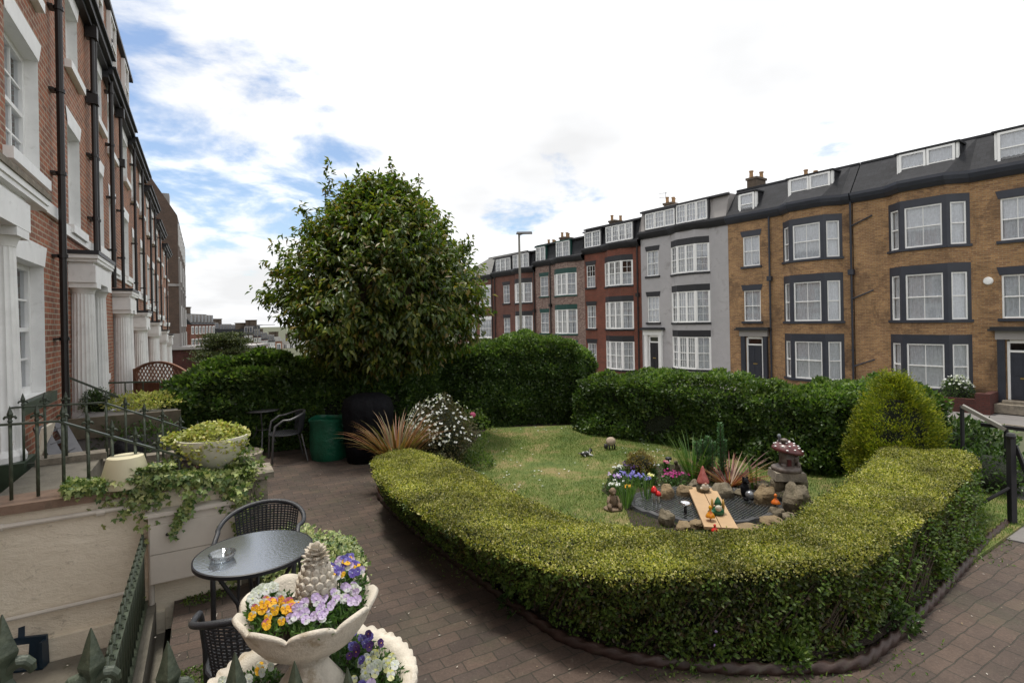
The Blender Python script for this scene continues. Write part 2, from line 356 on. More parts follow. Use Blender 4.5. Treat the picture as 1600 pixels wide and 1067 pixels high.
# ---- ground
def gz(x, y):
    p = Vector((x, y, 0)) - OL; t = p.dot(DL); b = p.dot(NL)
    def ss(e0, e1, x_): x_ = min(1, max(0, (x_-e0)/(e1-e0))); return x_*x_*(3-2*x_)
    d = max(ss(10.6, 13.5, b), ss(11.0, 15.0, t))
    z = -0.32 - 1.60*d
    z -= 1.3*ss(30, 90, t)
    return z
gx = np.concatenate([np.linspace(-1500, -60, 14), np.linspace(-50, 50, 81), np.linspace(60, 1500, 14)])
gy = np.concatenate([np.linspace(-60, -12, 5), np.linspace(-10, 70, 65), np.linspace(80, 200, 9), np.linspace(260, 2500, 10)])
V = np.array([(x, y, gz(x, y)) for y in gy for x in gx]); nx = len(gx)
Fq = np.array([(j*nx+i, j*nx+i+1, (j+1)*nx+i+1, (j+1)*nx+i) for j in range(len(gy)-1) for i in range(nx-1)])
m_ground = mat('rough_ground', (0.07, 0.075, 0.04), 0.95, 0.3, 0.4, 0.6, 5)
tag(put('ground', npmesh('ground', V, Fq, m_ground, smooth=True)), 'rough grass ground falling away round the garden', 'ground', kind='structure')
# ---- patio paving
def pavemat():
    m, nt, bs = base('block_paving'); tcn = nt.nodes.new('ShaderNodeTexCoord'); ob = tcn.outputs['Object']
    mp = nt.nodes.new('ShaderNodeMapping'); mp.inputs['Rotation'].default_value[2] = -AL + R(90); nt.links.new(ob, mp.inputs[0])
    dn = nt.nodes.new('ShaderNodeTexNoise'); dn.inputs['Scale'].default_value = 4.5; nt.links.new(ob, dn.inputs['Vector'])
    va = nt.nodes.new('ShaderNodeVectorMath'); va.operation = 'MULTIPLY_ADD'; nt.links.new(dn.outputs['Color'], va.inputs[0]); va.inputs[1].default_value = (0.045, 0.045, 0); nt.links.new(mp.outputs[0], va.inputs[2])
    b = nt.nodes.new('ShaderNodeTexBrick'); nt.links.new(va.outputs[0], b.inputs['Vector'])
    b.inputs['Scale'].default_value = 1; b.inputs['Brick Width'].default_value = 0.21; b.inputs['Row Height'].default_value = 0.105
    b.inputs['Mortar Size'].default_value = 0.004; b.inputs['Mortar Smooth'].default_value = 0.4
    b.inputs['Color1'].default_value = (0.092, 0.062, 0.047, 1); b.inputs['Color2'].default_value = (0.060, 0.043, 0.035, 1); b.inputs['Mortar'].default_value = (0.040, 0.036, 0.026, 1)
    cc = mixc(nt, 0.8, b.outputs['Color'], ramp(nt, noise(nt, ob, 2.2, 6, 0.7), [(0.3, 0.55), (0.7, 1.3)]), 'MULTIPLY')
    cc = mixc(nt, .7, cc, ramp(nt, noise(nt, ob, 60, 4, .8), [(0.3, 0.55), (0.7, 1.4)]), 'MULTIPLY')
    cc = mixc(nt, ramp(nt, noise(nt, ob, 1.1, 5, 0.7, 0.6), [(0.5, 0.0), (0.75, 0.55)]), cc, (0.055, 0.060, 0.032))
    cc = mixc(nt, ramp(nt, noise(nt, ob, 26, 3, 0.7), [(0.62, 0.0), (0.72, 0.5)]), cc, (0.16, 0.14, 0.11))
    nt.links.new(cc, bs.inputs['Base Color']); bs.inputs['Roughness'].default_value = 0.8
    bump(nt, bs, math_(nt, 'ADD', math_(nt, 'MULTIPLY', b.outputs['Fac'], -1.0), math_(nt, 'MULTIPLY', noise(nt, ob, 35, 4), 0.8)), 0.8, 0.008)
    return m
m_pave = pavemat()
mb = MB()
def tbq(t0, t1, b0, b1, z0, z1, mi=0):
    mb.prism([tb(t1, b0)[:2], tb(t0, b0)[:2], tb(t0, b1)[:2], tb(t1, b1)[:2]][::-1], z0, z1, mi)
tbq(-5, 11.2, 1.56, 10.6, -0.30, 0.0); tbq(5.4, 11.2, -0.2, 1.56, -0.30, 0.0)
tag(mb.build('patio', m_pave), 'weathered brown block paving patio', 'paving', kind='structure')
mb = MB(); tbq(-2.0, 3.9, 0, 1.5, -0.29, -0.20)
tag(mb.build('basement_area_floor', m_concrete), 'mossy concrete floor of the sunken area', 'floor', kind='structure')
# lawn
m_lawn, nt, bs = base('lawn_turf'); ob = nt.nodes.new('ShaderNodeTexCoord').outputs['Object']
cc = ramp(nt, noise(nt, ob, 1.6, 6, 0.7, 0.3), [(0.34, (0.075, 0.120, 0.022)), (0.50, (0.13, 0.16, 0.036)), (0.62, (0.25, 0.20, 0.085))])
cc = mixc(nt, 0.6, cc, ramp(nt, noise(nt, ob, 40, 4), [(0.3, 0.5), (0.7, 1.35)]), 'MULTIPLY')
nt.links.new(cc, bs.inputs['Base Color']); bs.inputs['Roughness'].default_value = 0.95; bump(nt, bs, noise(nt, ob, 70, 4), 1.0, 0.02)
lawn_poly = [(-1.15, 6.5), (-0.5, 10.4), (1.3, 10.5), (3.2, 9.3), (5.4, 7.6), (5.6, 5.6), (3.9, 4.5), (2.4, 3.55), (0.9, 3.5), (-0.1, 4.5)]
mb = MB(); mb.prism(lawn_poly, -0.02, 0.03)
tag(mb.build('lawn', m_lawn), 'small lawn with yellow dry patches', 'lawn', kind='structure')
def inpoly(P, poly):
    x, y = P[:, 0], P[:, 1]; c = np.zeros(len(P), bool); n = len(poly)
    for i in range(n):
        x1, y1 = poly[i]; x2, y2 = poly[i-1]
        k = ((y1 > y) != (y2 > y)) & (x < (x2-x1)*(y-y1)/(y2-y1+1e-12)+x1); c ^= k
    return c
# ------------------------------------------------------------------ windows
def wall_holes(mb, x0, x1, z0, z1, holes, mf, y=0.0, depth=0.12, mrev=0):
    xs = sorted({x0, x1, *[h[0] for h in holes], *[h[1] for h in holes]}); zs = sorted({z0, z1, *[h[2] for h in holes], *[h[3] for h in holes]} | {q for q in getattr(mf, 'cuts', []) if z0 < q < z1})
    for i in range(len(xs)-1):
        for j in range(len(zs)-1):
            a, b, c, d = xs[i], xs[i+1], zs[j], zs[j+1]; cx, cz = (a+b)/2, (c+d)/2
            if any(h[0] < cx < h[1] and h[2] < cz < h[3] for h in holes): continue
            mb.face([(a, y, c), (b, y, c), (b, y, d), (a, y, d)], mf(cx, cz))
    for h in holes:
        a, b, c, d = h; e = y + depth
        mb.face([(a, y, c), (a, y, d), (a, e, d), (a, e, c)], mrev); mb.face([(b, y, c), (b, e, c), (b, e, d), (b, y, d)], mrev)
        mb.face([(a, y, d), (b, y, d), (b, e, d), (a, e, d)], mrev); mb.face([(a, y, c), (a, e, c), (b, e, c), (b, y, c)], mrev)
class MF:
    def __init__(s, f, cuts=()): s.f = f; s.cuts = list(cuts)
    def __call__(s, x, z): return s.f(x, z)
WC = {}
def window_meshes(w_, h_, nx_, ny_, fr=0.055, bar=0.022, sash=True, curt='net', mf=None, mc=None):
    key = (round(w_, 2), round(h_, 2), nx_, ny_, fr, bar, sash, curt, mf.name if mf else '', mc.name if mc else '')
    if key in WC: return WC[key]
    b = MB(); x0, x1 = -w_/2, w_/2
    b.box(x0, x0+fr, -0.03, 0.05, 0, h_); b.box(x1-fr, x1, -0.03, 0.05, 0, h_)
    b.box(x0+fr, x1-fr, -0.03, 0.05, h_-fr, h_); b.box(x0+fr, x1-fr, -0.035, 0.05, 0, fr*1.3)
    if sash: b.box(x0+fr, x1-fr, -0.025, 0.045, h_*0.5-0.025, h_*0.5+0.025)
    for i in range(1, nx_):
        x = x0+fr + (w_-2*fr)*i/nx_; b.box(x-bar/2, x+bar/2, -0.012, 0.03, fr*1.2, h_-fr)
    for j in range(1, ny_):
        if sash and j*2 == ny_: continue
        z = fr + (h_-2*fr)*j/ny_; b.box(x0+fr, x1-fr, -0.010, 0.028, z-bar/2, z+bar/2)
    fm = b.mesh('window', mf or m_upvc)
    p = MB(); p.face([(x0+fr*.8, 0.012, fr), (x1-fr*.8, 0.012, fr), (x1-fr*.8, 0.012, h_-fr), (x0+fr*.8, 0.012, h_-fr)]); pm = p.mesh('pane', m_glass)
    cm = None
    if curt:
        c = MB(); rg = random.Random(hash(key[:4]) & 255)
        spans = {'net': [(x0, x1, fr*.5, h_)], 'half': [(x0, x1, fr*.5, h_*0.5)], 'sides': [(x0, x0+w_*.25, fr*.5, h_), (x1-w_*.25, x1, fr*.5, h_)], 'gap': [(x0, x0+w_*.45, fr*.5, h_), (x1-w_*.45, x1, fr*.5, h_)]}[curt]
        for a, e, z0, z1 in spans:
            n = max(6, int((e-a)/0.035)); pr = [(a+(e-a)*i/n, 0.09 + 0.018*math.sin(i*1.6+rg.uniform(0, .6))) for i in range(n+1)]
            for i in range(n): c.face([(pr[i][0], pr[i][1], z0), (pr[i+1][0], pr[i+1][1], z0), (pr[i+1][0], pr[i+1][1], z1), (pr[i][0], pr[i][1], z1)])
        cm = c.mesh('curtain', mc or m_curt)
    WC[key] = (fm, pm, cm); return WC[key]
def add_window(parent, loc, rz, w_, h_, nx_=2, ny_=2, **k):
    fm, pm, cm = window_meshes(w_, h_, nx_, ny_, **k)
    o = put('window', fm, parent, loc, rz); put('pane', pm, o)
    if cm: put('curtain', cm, o)
    return o
# ------------------------------------------------------------------ far terrace on the right
G = 1.85
Z_THR, ZB = 0.5, 0.0
def far_house(name, label, tl, W, zoff, wall, trim, bay, narrow, door, roof, dorm, style, chims=(), pipes=(), bars=(2, 2), nbars=(2, 2), curts=None, gmat=None, extra=None):
    loc = OR + DR*tl; root = empty(name, (loc.x, loc.y, zoff-G), AR, label, 'house', 'terraced houses across the street')
    def z(q): return q + G
    ZE = 7.42          # underside of cornice
    lv = [(-1.05, 0.81, 1.2), (1.83, 3.78, 4.17), (4.93, 6.67, 7.0)]     # window bottom, top, surround top
    if style == 'bow': lv = [(-1.0, 0.95, 1.35), (1.83, 3.72, 4.12), (4.85, 6.55, 6.95)]
    MT = [wall, trim, m_int, m_upvc, m_stone]
    mb = MB(); b0, b1 = bay; n0, n1 = narrow
    nh = [(n0, n1, z(1.85), z(3.55)), (n0, n1, z(4.9), z(6.55))]
    dh = []
    if door: dh = [(door[0], door[1], z(-1.34), z(1.0))]
    gh = nh + dh + ([] if door else [(n0, n1, z(-0.95), z(0.75))])
    mf0 = MF(lambda x, q: 0)
    wall_holes(mb, 0, b0, 0 if not dh else 0.0, z(ZE), [h for h in gh if h[1] <= b0+.01], mf0, 0, 0.12, 0)
    wall_holes(mb, b1, W, 0, z(ZE), [h for h in gh if h[0] >= b1-.01], mf0, 0, 0.12, 0)
    if dh: pass
    # canted or bowed bay
    pr = 0.55 if style == 'cant' else 0.42; sd_ = 0.62 if style == 'cant' else 0.72
    P = [(b0, 0), (b0+sd_, -pr), (b1-sd_, -pr), (b1, 0)]
    cuts = [z(q) for a in lv for q in (a[0]-0.13, a[0], a[1], a[2])]
    def mfb(x, q):
        q -= G
        for a in lv:
            if style == 'cant' and a[0]-0.13 < q < a[2]: return 1
            if style == 'bow' and (a[0]-0.13 < q < a[0] or a[1] < q < a[2]): return 1
            if style == 'bow' and a[0] < q < a[1]: return 3
        return 0
    wins = []
    for i in range(3):
        p, q = Vector((*P[i], 0)), Vector((*P[i+1], 0)); d = q-p; Lf = d.length; ang = math.atan2(d.y, d.x)
        mb.M = Matrix.Translation(p) @ Matrix.Rotation(ang, 4, 'Z')
        hs = []
        for a in lv:
            mg = (0.13 if i != 1 else 0.10) if style == 'cant' else 0.06
            if style == 'cant' and i == 1: mg = 0.16
            hs.append((mg, Lf-mg, z(a[0]), z(a[1])))
        wall_holes(mb, 0, Lf, 0, z(ZE), hs, MF(mfb, cuts), 0, 0.08, 3 if style == 'bow' else 1)
        for k, h in enumerate(hs):
            wins.append((mb.M @ Vector(((h[0]+h[1])/2, 0.055, h[2])), ang, h[1]-h[0], h[3]-h[2], i, k))
        # projecting sills and heads, prouder than the wall
        for a in lv:
            mb.box(-0.03, Lf+0.03, -0.075, -0.002, z(a[0]-0.12), z(a[0]-0.01), 1)
        mb.M = None
    # interior backing, roof lid of bay
    mb.face([(0.02, 0.75, 0.02), (W-0.02, 0.75, 0.02), (W-0.02, 0.75, z(ZE)), (0.02, 0.75, z(ZE))], 2)
    for q in (1.5, 4.55): mb.face([(0.02, 0.74, z(q)), (W-.02, 0.74, z(q)), (W-.02, 0.13, z(q)), (0.02, 0.13, z(q))], 2)
    # side walls + back
    mb.face([(0, 0, 0), (0, 8, 0), (0, 8, z(ZE)), (0, 0, z(ZE))], 0); mb.face([(W, 0, 0), (W, 0, z(ZE)), (W, 8, z(ZE)), (W, 8, 0)], 0)
    mb.face([(0, 8, 0), (W, 8, 0), (W, 8, z(ZE)), (0, 8, z(ZE))], 0)
    mb.build('wall', MT, root)
    # trims on narrow windows
    for h in nh + ([] if door else gh[2:]):
        t = MB(); e = 0.14
        t.face([(h[0]-e*.4, -0.02, h[3]), (h[1]+e*.4, -0.02, h[3]), (h[1]+e, -0.02, h[3]+0.32), (h[0]-e, -0.02, h[3]+0.32)])
        t.box(h[0]-e*.4, h[1]+e*.4, -0.018, -0.002, h[3]+0.0, h[3]+0.30)
        t.build('lintel', trim, root); t = MB(); t.box(h[0]-0.12, h[1]+0.12, -0.09, -0.002, h[2]-0.12, h[2]-0.003); t.build('sill', trim, root)
    # cornice following the bay, mansard above
    t = MB()
    prof = [(-0.10, -0.02), (-0.28, 0.14), (-0.34, 0.30), (-0.34, 0.42)]
    line = [(0, 0)] + [(b0-0.05, 0)] + P[1:3] + [(b1+0.05, 0)] + [(W, 0)]
    if style == 'bow':
        line = [(0, 0), (b0-.1, 0)] + [(b0+(b1-b0)*s_, -pr*math.sin(math.pi*s_)**0.7) for s_ in (0.12, 0.28, 0.42, 0.58, 0.72, 0.88)] + [(b1+.1, 0), (W, 0)]
    for i in range(len(line)-1):
        (xa, ya), (xb, yb) = line[i], line[i+1]
        pts = [(0.0, -0.02)] + prof + [(0.25, 0.42)]
        for j in range(len(pts)-1):
            t.face([(xa, ya+pts[j][0], z(ZE+pts[j][1])), (xb, yb+pts[j][0], z(ZE+pts[j][1])), (xb, yb+pts[j+1][0], z(ZE+pts[j+1][1])), (xa, ya+pts[j+1][0], z(ZE+pts[j+1][1]))])
    t.build('cornice', trim if style == 'cant' else m_black, root)
    rt = roof; r = MB(); zt = z(rt['top']); zc = z(ZE+0.42); ym = rt.get('y', 1.0)
    for i in range(len(line)-1):
        (xa, ya), (xb, yb) = line[i], line[i+1]
        if style == 'bow' and ym < 2: r.face([(xa, ya-0.24, zc+0.012), (xb, yb-0.24, zc+0.012), (xb, -.04, zc+.10), (xa, -.04, zc+.10)], 1)
        else: r.face([(xa, ya-0.22, zc-0.01), (xb, yb-0.22, zc-0.01), (xb, ym, zt), (xa, ym, zt)])
    if style == 'bow' and ym < 2:
        ym = .22; r.face([(0, -.05, zc), (W, -.05, zc), (W, ym, zt), (0, ym, zt)]); r.box(-.0, W, ym-.26, ym+.05, zt-.10, zt+.0, 1)
    r.face([(0, ym, zt), (W, ym, zt), (W, 7.4, zt+0.25), (0, 7.4, zt+0.25)])
    r.face([(0, -0.2, zc-.01), (0, ym, zt), (0, 7.4, zt+.25), (0, 8, zc)]); r.face([(W, -0.2, zc-.01), (W, 8, zc), (W, 7.4, zt+.25), (W, ym, zt)]); r.face([(0, 7.4, zt+.25), (W, 7.4, zt+.25), (W, 8, zc), (0, 8, zc)])
    r.box(0, W, ym-0.06, ym+0.05, zt-0.04, zt+0.07)
    rf = r.build('roof', [rt.get('mat', m_slate), m_black], root)
    for (x0, x1, q0, q1, n, kind) in dorm:
        d = MB(); yd = 0.0 if style == 'cant' else -0.10; y1_ = 1.6
        d.box(x0-0.09, x1+0.09, yd+.16, y1_, z(q0)-0.08, z(q1)+0.02, 0); d.box(x0-.09, x0-.005, yd, yd+.158, z(q0)-.08, z(q1)+.02, 1); d.box(x1+.005, x1+.09, yd, yd+.158, z(q0)-.08, z(q1)+.02, 1); d.box(x0-.005, x1+.005, yd, yd+.158, z(q0)-.08, z(q0)-.005, 1); d.box(x0-0.16, x1+0.16, yd-0.1, y1_, z(q1)+0.02, z(q1)+0.10, 0 if style == 'cant' else 1)
        do = d.build('dormer', [gmat or m_slate, m_upvc if style == 'cant' else trim], root)
        wn = (x1-x0)/n
        for i in range(n):
            add_window(root, (x0+wn*(i+.5), yd-0.045, z(q0)), 0, wn-0.03, q1-q0, *( (1, 1) if style == 'cant' else (3, 3)), fr=0.085 if style == 'cant' else .06, curt='net', sash=(style == 'cant'))
    # windows
    cu = curts or ['net']
    for i, (p, ang, ww, hh, fi, k) in enumerate(wins):
        bx, by = bars
        if fi == 1: nxx = bx
        else: nxx = 1 if style == 'cant' else 2
        if fi == 1 and style == 'bow': # paired lights with a stout mullion
            for sx in (-1, 1):
                add_window(root, p + Vector((sx*ww/4*math.cos(ang), sx*ww/4*math.sin(ang), 0)), ang, ww/2, hh, 3, by, curt=cu[(i+k) % len(cu)], fr=0.07)
        else: add_window(root, p, ang, ww, hh, nxx, by, curt=cu[(i+k) % len(cu)])
    for i, h in enumerate(nh + ([] if door else gh[2:])):
        add_window(root, ((h[0]+h[1])/2, 0.06, h[2]), 0, h[1]-h[0], h[3]-h[2], nbars[0], nbars[1], curt=cu[i % len(cu)])
    if door:
        a, b = door; dm = m_navy if style == 'cant' else m_black
        dz = z(-1.34)
        fr = MB(); fr.box(a, a+0.08, -0.02, 0.1, dz, z(0.95)); fr.box(b-0.08, b, -0.02, 0.1, dz, z(0.95)); fr.box(a+.08, b-.08, -0.02, 0.1, z(0.88), z(1.0)); fr.box(a+.08, b-.08, -0.02, 0.1, z(0.52), z(0.60)); fr.build('door_frame', m_upvc, root)
        dr = MB(); dr.box(a+.08, b-.08, 0.03, 0.09, dz+.02, z(0.52))
        xm = (a+b)/2
        for x0, x1 in ((a+.17, xm-.05), (xm+.05, b-.17)):
            for q0, q1 in ((0.15, 0.75), (0.95, 1.7)): dr.box(x0, x1, 0.012, 0.029, dz+q0, dz+q1)
        do = dr.build('door', dm, root)
        hd = MB(); hd.box(xm-.12, xm+.12, 0.0, 0.011, dz+0.82, dz+0.88); hd.build('letterbox', mat_brass, do)
        fl = MB(); fl.face([(a+.08, 0.05, z(0.6)), (b-.08, 0.05, z(0.6)), (b-.08, 0.05, z(0.88)), (a+.08, 0.05, z(0.88))]); fl.build('fanlight', m_glass, root)
        po = MB(); pm = trim if style == 'cant' else m_upvc
        for x in (a-0.27, b+0.05): po.box(x, x+0.22, -0.16, -0.002, dz-0.1, z(1.02), 0)
        po.box(a-0.32, b+0.32, -0.20, -0.002, z(1.02), z(1.36), 1)
        po.box(a-0.50, b+0.50, -0.42, -0.002, z(1.36), z(1.44), 2); po.box(a-0.44, b+0.44, -0.36, -0.002, z(1.44), z(1.52), 2)
        po.build('door_surround', [pm, m_greyl if style == 'cant' else m_upvc, m_black], root)
        st = MB(); st.box(a-.3, b+.3, -0.75, -0.003, 0.05, dz-0.12); st.box(a-.1, b+.1, -0.45, -0.003, dz-0.12, dz+0.0); st.build('doorstep', m_stone, root)
    for x in pipes:
        pp = MB(); pp.tube([(x, -0.09, 0.1), (x, -0.09, z(ZE)+.1)], 0.05, 8); pp.box(x-.12, x+.12, -.2, -.01, z(4.0), z(4.25))
        for q in (0.4, 2.2, 3.2, 5.5): pp.tube([(x, -0.09, z(q)), (x, -0.09, z(q)+.06)], 0.07, 8)
        if extra: extra(pp, x)
        pp.build('drainpipe', trim if style == 'cant' else m_pipe, root)
    for (x, y, n) in chims:
        c = MB(); c.box(x-0.3, x+0.3, y-0.5, y+0.5, zt-0.1, zt+0.75); c.box(x-0.36, x+0.36, y-.56, y+.56, zt+0.75, zt+0.88); co = c.build('chimney', m_chim, rf)
        for i in range(n):
            yy = y - 0.36 + 0.72*(i/(max(1, n-1))); k = MB(); k.lathe([(0.12, zt+.88), (0.10, zt+1.2), (0.13, zt+1.24), (0.13, zt+1.30), (0.09, zt+1.3)], 10, (x + (0.12 if i % 2 else -0.1), yy, 0)); k.build('chimney_pot', m_pot, co)
    return root
mat_brass = mat('brass', (0.45, 0.32, 0.12), 0.35, 0.1, 5, 0, metal=0.8)
def xpipes(pp, x):
    if x > 5:
        for q in (6.55, 3.1, -0.1): pp.tube([(x, -.09, q+G-.25), (x+.9, -.07, q+G+.12)], 0.035, 6)
hA = far_house('terraced_house', 'orange brick house with navy trim and canted bay beside the grey house', 37.57, 6.45, 0, m_orange, m_navy, (3.15, 6.02), (0.9, 1.87), (1.02, 1.98), dict(top=9.42, y=1.0), [(0.75, 1.65, 7.75, 8.95, 1, 'm'), (3.55, 5.55, 7.85, 9.15, 2, 'm')], 'cant', chims=[(0.4, 2.4, 2), (2.3, 5, 2)], pipes=(2.45, 6.42), curts=['net'], bars=(2, 2), extra=xpipes)
hB = far_house('terraced_house', 'orange brick house with navy trim nearest on the right behind the conifer', 31.09-0.02, 6.5, 0, m_orange, m_navy, (1.45, 4.32), (5.25, 6.25), (5.38, 6.34), dict(top=9.42, y=1.0), [(1.9, 3.9, 7.85, 9.15, 2, 'm'), (5.2, 6.3, 7.85, 9.15, 1, 'm')], 'cant', chims=[(0.6, 6.5, 2)], pipes=(), curts=['net'])
o = MB(); o.M = Matrix.Rotation(R(90), 4, 'X'); o.lathe([(0.001, 0.1), (0.13, 0.09), (0.16, 0.03), (0.16, 0.0)], 20); o.build('alarm_box', m_upvc, hB, loc=(4.85, -0.002, 3.7+G-.35))
hG = far_house('terraced_house', 'pale grey painted house with bowed white windows and attic of small panes', 44.0, 6.42, 0, m_greyw, m_black, (2.45, 5.2), (0.5, 1.45), (0.55, 1.4), dict(top=9.25, y=0.35, mat=m_greyl), [(0.55, 2.9, 7.95, 9.0, 3, 'flat'), (3.0, 5.2, 7.95, 9.1, 3, 'flat')], 'bow', chims=[(0.3, 3.0, 3)], bars=(4, 4), nbars=(3, 4), curts=['net', 'gap', 'net'], gmat=m_greyl)
hR = far_house('terraced_house', 'deep red brick house with bowed windows between grey and chequered houses', 49.46, 5.44, -0.4, m_red2, m_black, (2.1, 4.75), (0.2, 1.1), None, dict(top=9.3, y=0.5), [(0.2, 1.85, 7.85, 9.0, 2, 'f'), (2.4, 4.9, 7.95, 9.1, 4, 'f')], 'bow', chims=[(0.5, 3.0, 2)], pipes=(5.2,), bars=(4, 4), nbars=(3, 4), curts=['gap', 'half', 'gap'], gmat=m_black)
hP = far_house('terraced_house', 'pinkish chequered brick house with dark green window heads', 55.46, 5.98, -0.78, m_patt, m_green, (2.45, 5.1), (0.6, 1.65), None, dict(top=9.2, y=0.5), [(0.3, 1.5, 7.75, 9.0, 2, 'f'), (2.9, 4.5, 7.85, 9.1, 2, 'f')], 'bow', chims=[(0.6, 3.0, 3)], pipes=(2.0,), bars=(2, 4), nbars=(2, 4), curts=['net', 'net', 'gap'], gmat=m_black)
hQ = far_house('terraced_house', 'dull red brick house with wide attic windows behind the street lamp', 61.9, 6.42, -1.15, m_red3, m_black, (3.4, 5.95), (1.6, 2.6), None, dict(top=9.2, y=0.5), [(0.7, 3.0, 7.8, 9.0, 3, 'f'), (3.4, 5.7, 7.85, 9.1, 3, 'f')], 'bow', chims=[(5.2, 3.0, 3)], pipes=(0.3, 6.3), bars=(4, 4), nbars=(2, 4), curts=['net', 'gap'], gmat=m_black)
hS = far_house('terraced_house', 'red brick end house with pitched grey slate roof half hidden by the tree', 69.0, 7.08, -1.25, m_red3, m_white, (1.2, 3.8), (4.5, 6.6), None, dict(top=10.3, y=4.2, mat=m_slateg), [], 'bow', pipes=(6.9,), bars=(4, 4), nbars=(4, 4), curts=['net'])
# aerial on the grey house, a thing of its own clamped to the stack
mb = MB(); p = hG.matrix_basis @ Vector((-0.2, 3.0, 10.9)); mb.tube([(0, 0, 0), (0, 0, 2.0)], 0.02, 6)
for q in (1.2, 1.6, 1.9): mb.tube([(-0.5, 0.1, q), (0.1, 0, q+.02)], 0.012, 5); [mb.tube([(-.1*k, -.15, q+.01), (-.1*k, .2, q+.01)], 0.006, 4) for k in range(5)]
tag(mb.build('television_aerial', m_grey_metal, loc=p), 'thin television aerial above the grey house chimney', 'aerial')
# low red wall, pavement, road
def frp(t, out, z): return OR + DR*t + Vector((-0.812, -0.583, 0))*out + Vector((0, 0, z))
def strip(name, t0, t1, o0, o1, z0, z1, m, label, cat, kind=None):
    mb = MB(); mb.prism([frp(t1, o1, 0)[:2], frp(t0, o1, 0)[:2], frp(t0, o0, 0)[:2], frp(t1, o0, 0)[:2]][::-1], z0, z1)
    return tag(mb.build(name, m), label, cat, kind=kind)
strip('far_pavement', 10, 75, 0.0, 3.0, -2.6, -1.84, m_conc2, 'grey pavement in front of the far terrace', 'pavement', 'structure')
strip('road', 5, 90, 3.0, 10.0, -2.7, -1.96, m_asphalt, 'asphalt road between garden and far terrace', 'road', 'structure')
strip('kerb', 10, 75, 3.0, 3.13, -2.6, -1.835, m_stone, 'stone kerb of the far pavement', 'kerb', 'structure')
mb = MB(); a, b = frp(30.6, 1.15, 0), frp(25.95, 1.15, 0)
mb.M = Matrix.Translation((a.x, a.y, -1.84)) @ Matrix.Rotation(AR, 4, 'Z'); mb.box(0, 4.6, -.11, .11, 0, 0.55); mb.box(4.2, 4.65, -.16, .16, 0, 0.8); mb.box(4.43, 4.65, .16, 1.1, 0, 0.8)
tag(mb.build('brick_wall', m_wallred), 'low dark red brick garden wall in front of the orange house', 'wall')
# flowering shrub behind it
def shrub(name, label, cat, c, r, n, ls, ms, core=True, group=None, parent=None, up=0.3, flowers=None, trunk=True):
    c = Vector(c); r = Vector(r); root = empty(name, (c.x, c.y, c.z-r.z), 0, label, cat, group)
    d = rnd3(n); k = rng.uniform(0.62, 1.0, (n, 1)) ; ph = rng.uniform(0, 6, 6)
    k = k*(1+0.12*np.sin(3*np.arctan2(d[:, 1:2], d[:, 0:1])+ph[0]+4*d[:, 2:3])+0.08*np.sin(7*d[:, 0:1]+ph[1]+5*d[:, 2:3]))
    P = d*np.array(r)*k + np.array([0, 0, r.z])
    D = unit(d*0.7 + rnd3(n)*0.8 + np.array([0, 0, up])); leaves('foliage', P, D, rnd3(n), ls*rng.uniform(.6, 1.2, n), ls*0.45, ms, root)
    if core:
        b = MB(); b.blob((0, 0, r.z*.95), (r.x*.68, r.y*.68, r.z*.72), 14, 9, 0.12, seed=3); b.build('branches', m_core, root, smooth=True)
    return root
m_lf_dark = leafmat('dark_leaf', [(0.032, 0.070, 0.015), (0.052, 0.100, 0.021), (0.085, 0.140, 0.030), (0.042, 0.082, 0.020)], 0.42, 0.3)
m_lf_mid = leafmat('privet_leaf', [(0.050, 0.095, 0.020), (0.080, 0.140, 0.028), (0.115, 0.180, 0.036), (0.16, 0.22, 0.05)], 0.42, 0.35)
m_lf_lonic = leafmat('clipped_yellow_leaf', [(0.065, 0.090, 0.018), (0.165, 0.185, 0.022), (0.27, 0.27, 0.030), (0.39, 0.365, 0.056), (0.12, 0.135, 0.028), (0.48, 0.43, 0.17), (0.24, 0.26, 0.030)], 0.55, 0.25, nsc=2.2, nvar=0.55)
m_lf_side = leafmat('hedge_side_leaf', [(0.025, 0.042, 0.010), (0.050, 0.080, 0.014), (0.080, 0.115, 0.018), (0.13, 0.165, 0.025), (0.045, 0.070, 0.012), (0.10, 0.065, 0.03)], 0.5, 0.3, nsc=2.5)  # green side leaves, colour darkened further to paint shade onto the hedge faces
m_lf_ivy = leafmat('variegated_ivy_leaf', [(0.06, 0.12, 0.03), (0.12, 0.19, 0.05), (0.22, 0.29, 0.08), (0.46, 0.48, 0.20), (0.08, 0.14, 0.035), (0.32, 0.37, 0.13)], 0.42, 0.2, nvar=0.25)
m_lf_cherry = leafmat('cherry_leaf', [(0.032, 0.064, 0.014), (0.068, 0.105, 0.018), (0.120, 0.150, 0.023), (0.055, 0.100, 0.020), (0.215, 0.215, 0.030), (0.085, 0.135, 0.022), (0.060, 0.105, 0.022), (0.115, 0.150, 0.024), (0.19, 0.135, 0.035)], 0.40, 0.4, nsc=0.9)
m_lf_gold = leafmat('golden_conifer', [(0.09, 0.13, 0.012), (0.19, 0.22, 0.016), (0.34, 0.33, 0.020), (0.12, 0.16, 0.014)], 0.65, 0.3, nsc=4)
m_lf_rhodo = leafmat('rhododendron_leaf', [(0.030, 0.065, 0.018), (0.060, 0.11, 0.028), (0.10, 0.16, 0.04)], 0.36, 0.2)
m_lf_grey = leafmat('olive_shrub_leaf', [(0.05, 0.06, 0.022), (0.09, 0.085, 0.035), (0.12, 0.095, 0.045)], 0.6, 0.2)
m_petal_w = leafmat('white_petal', [(0.75, 0.76, 0.78), (0.62, 0.63, 0.66)], 0.6, 0.3, nvar=0.05)
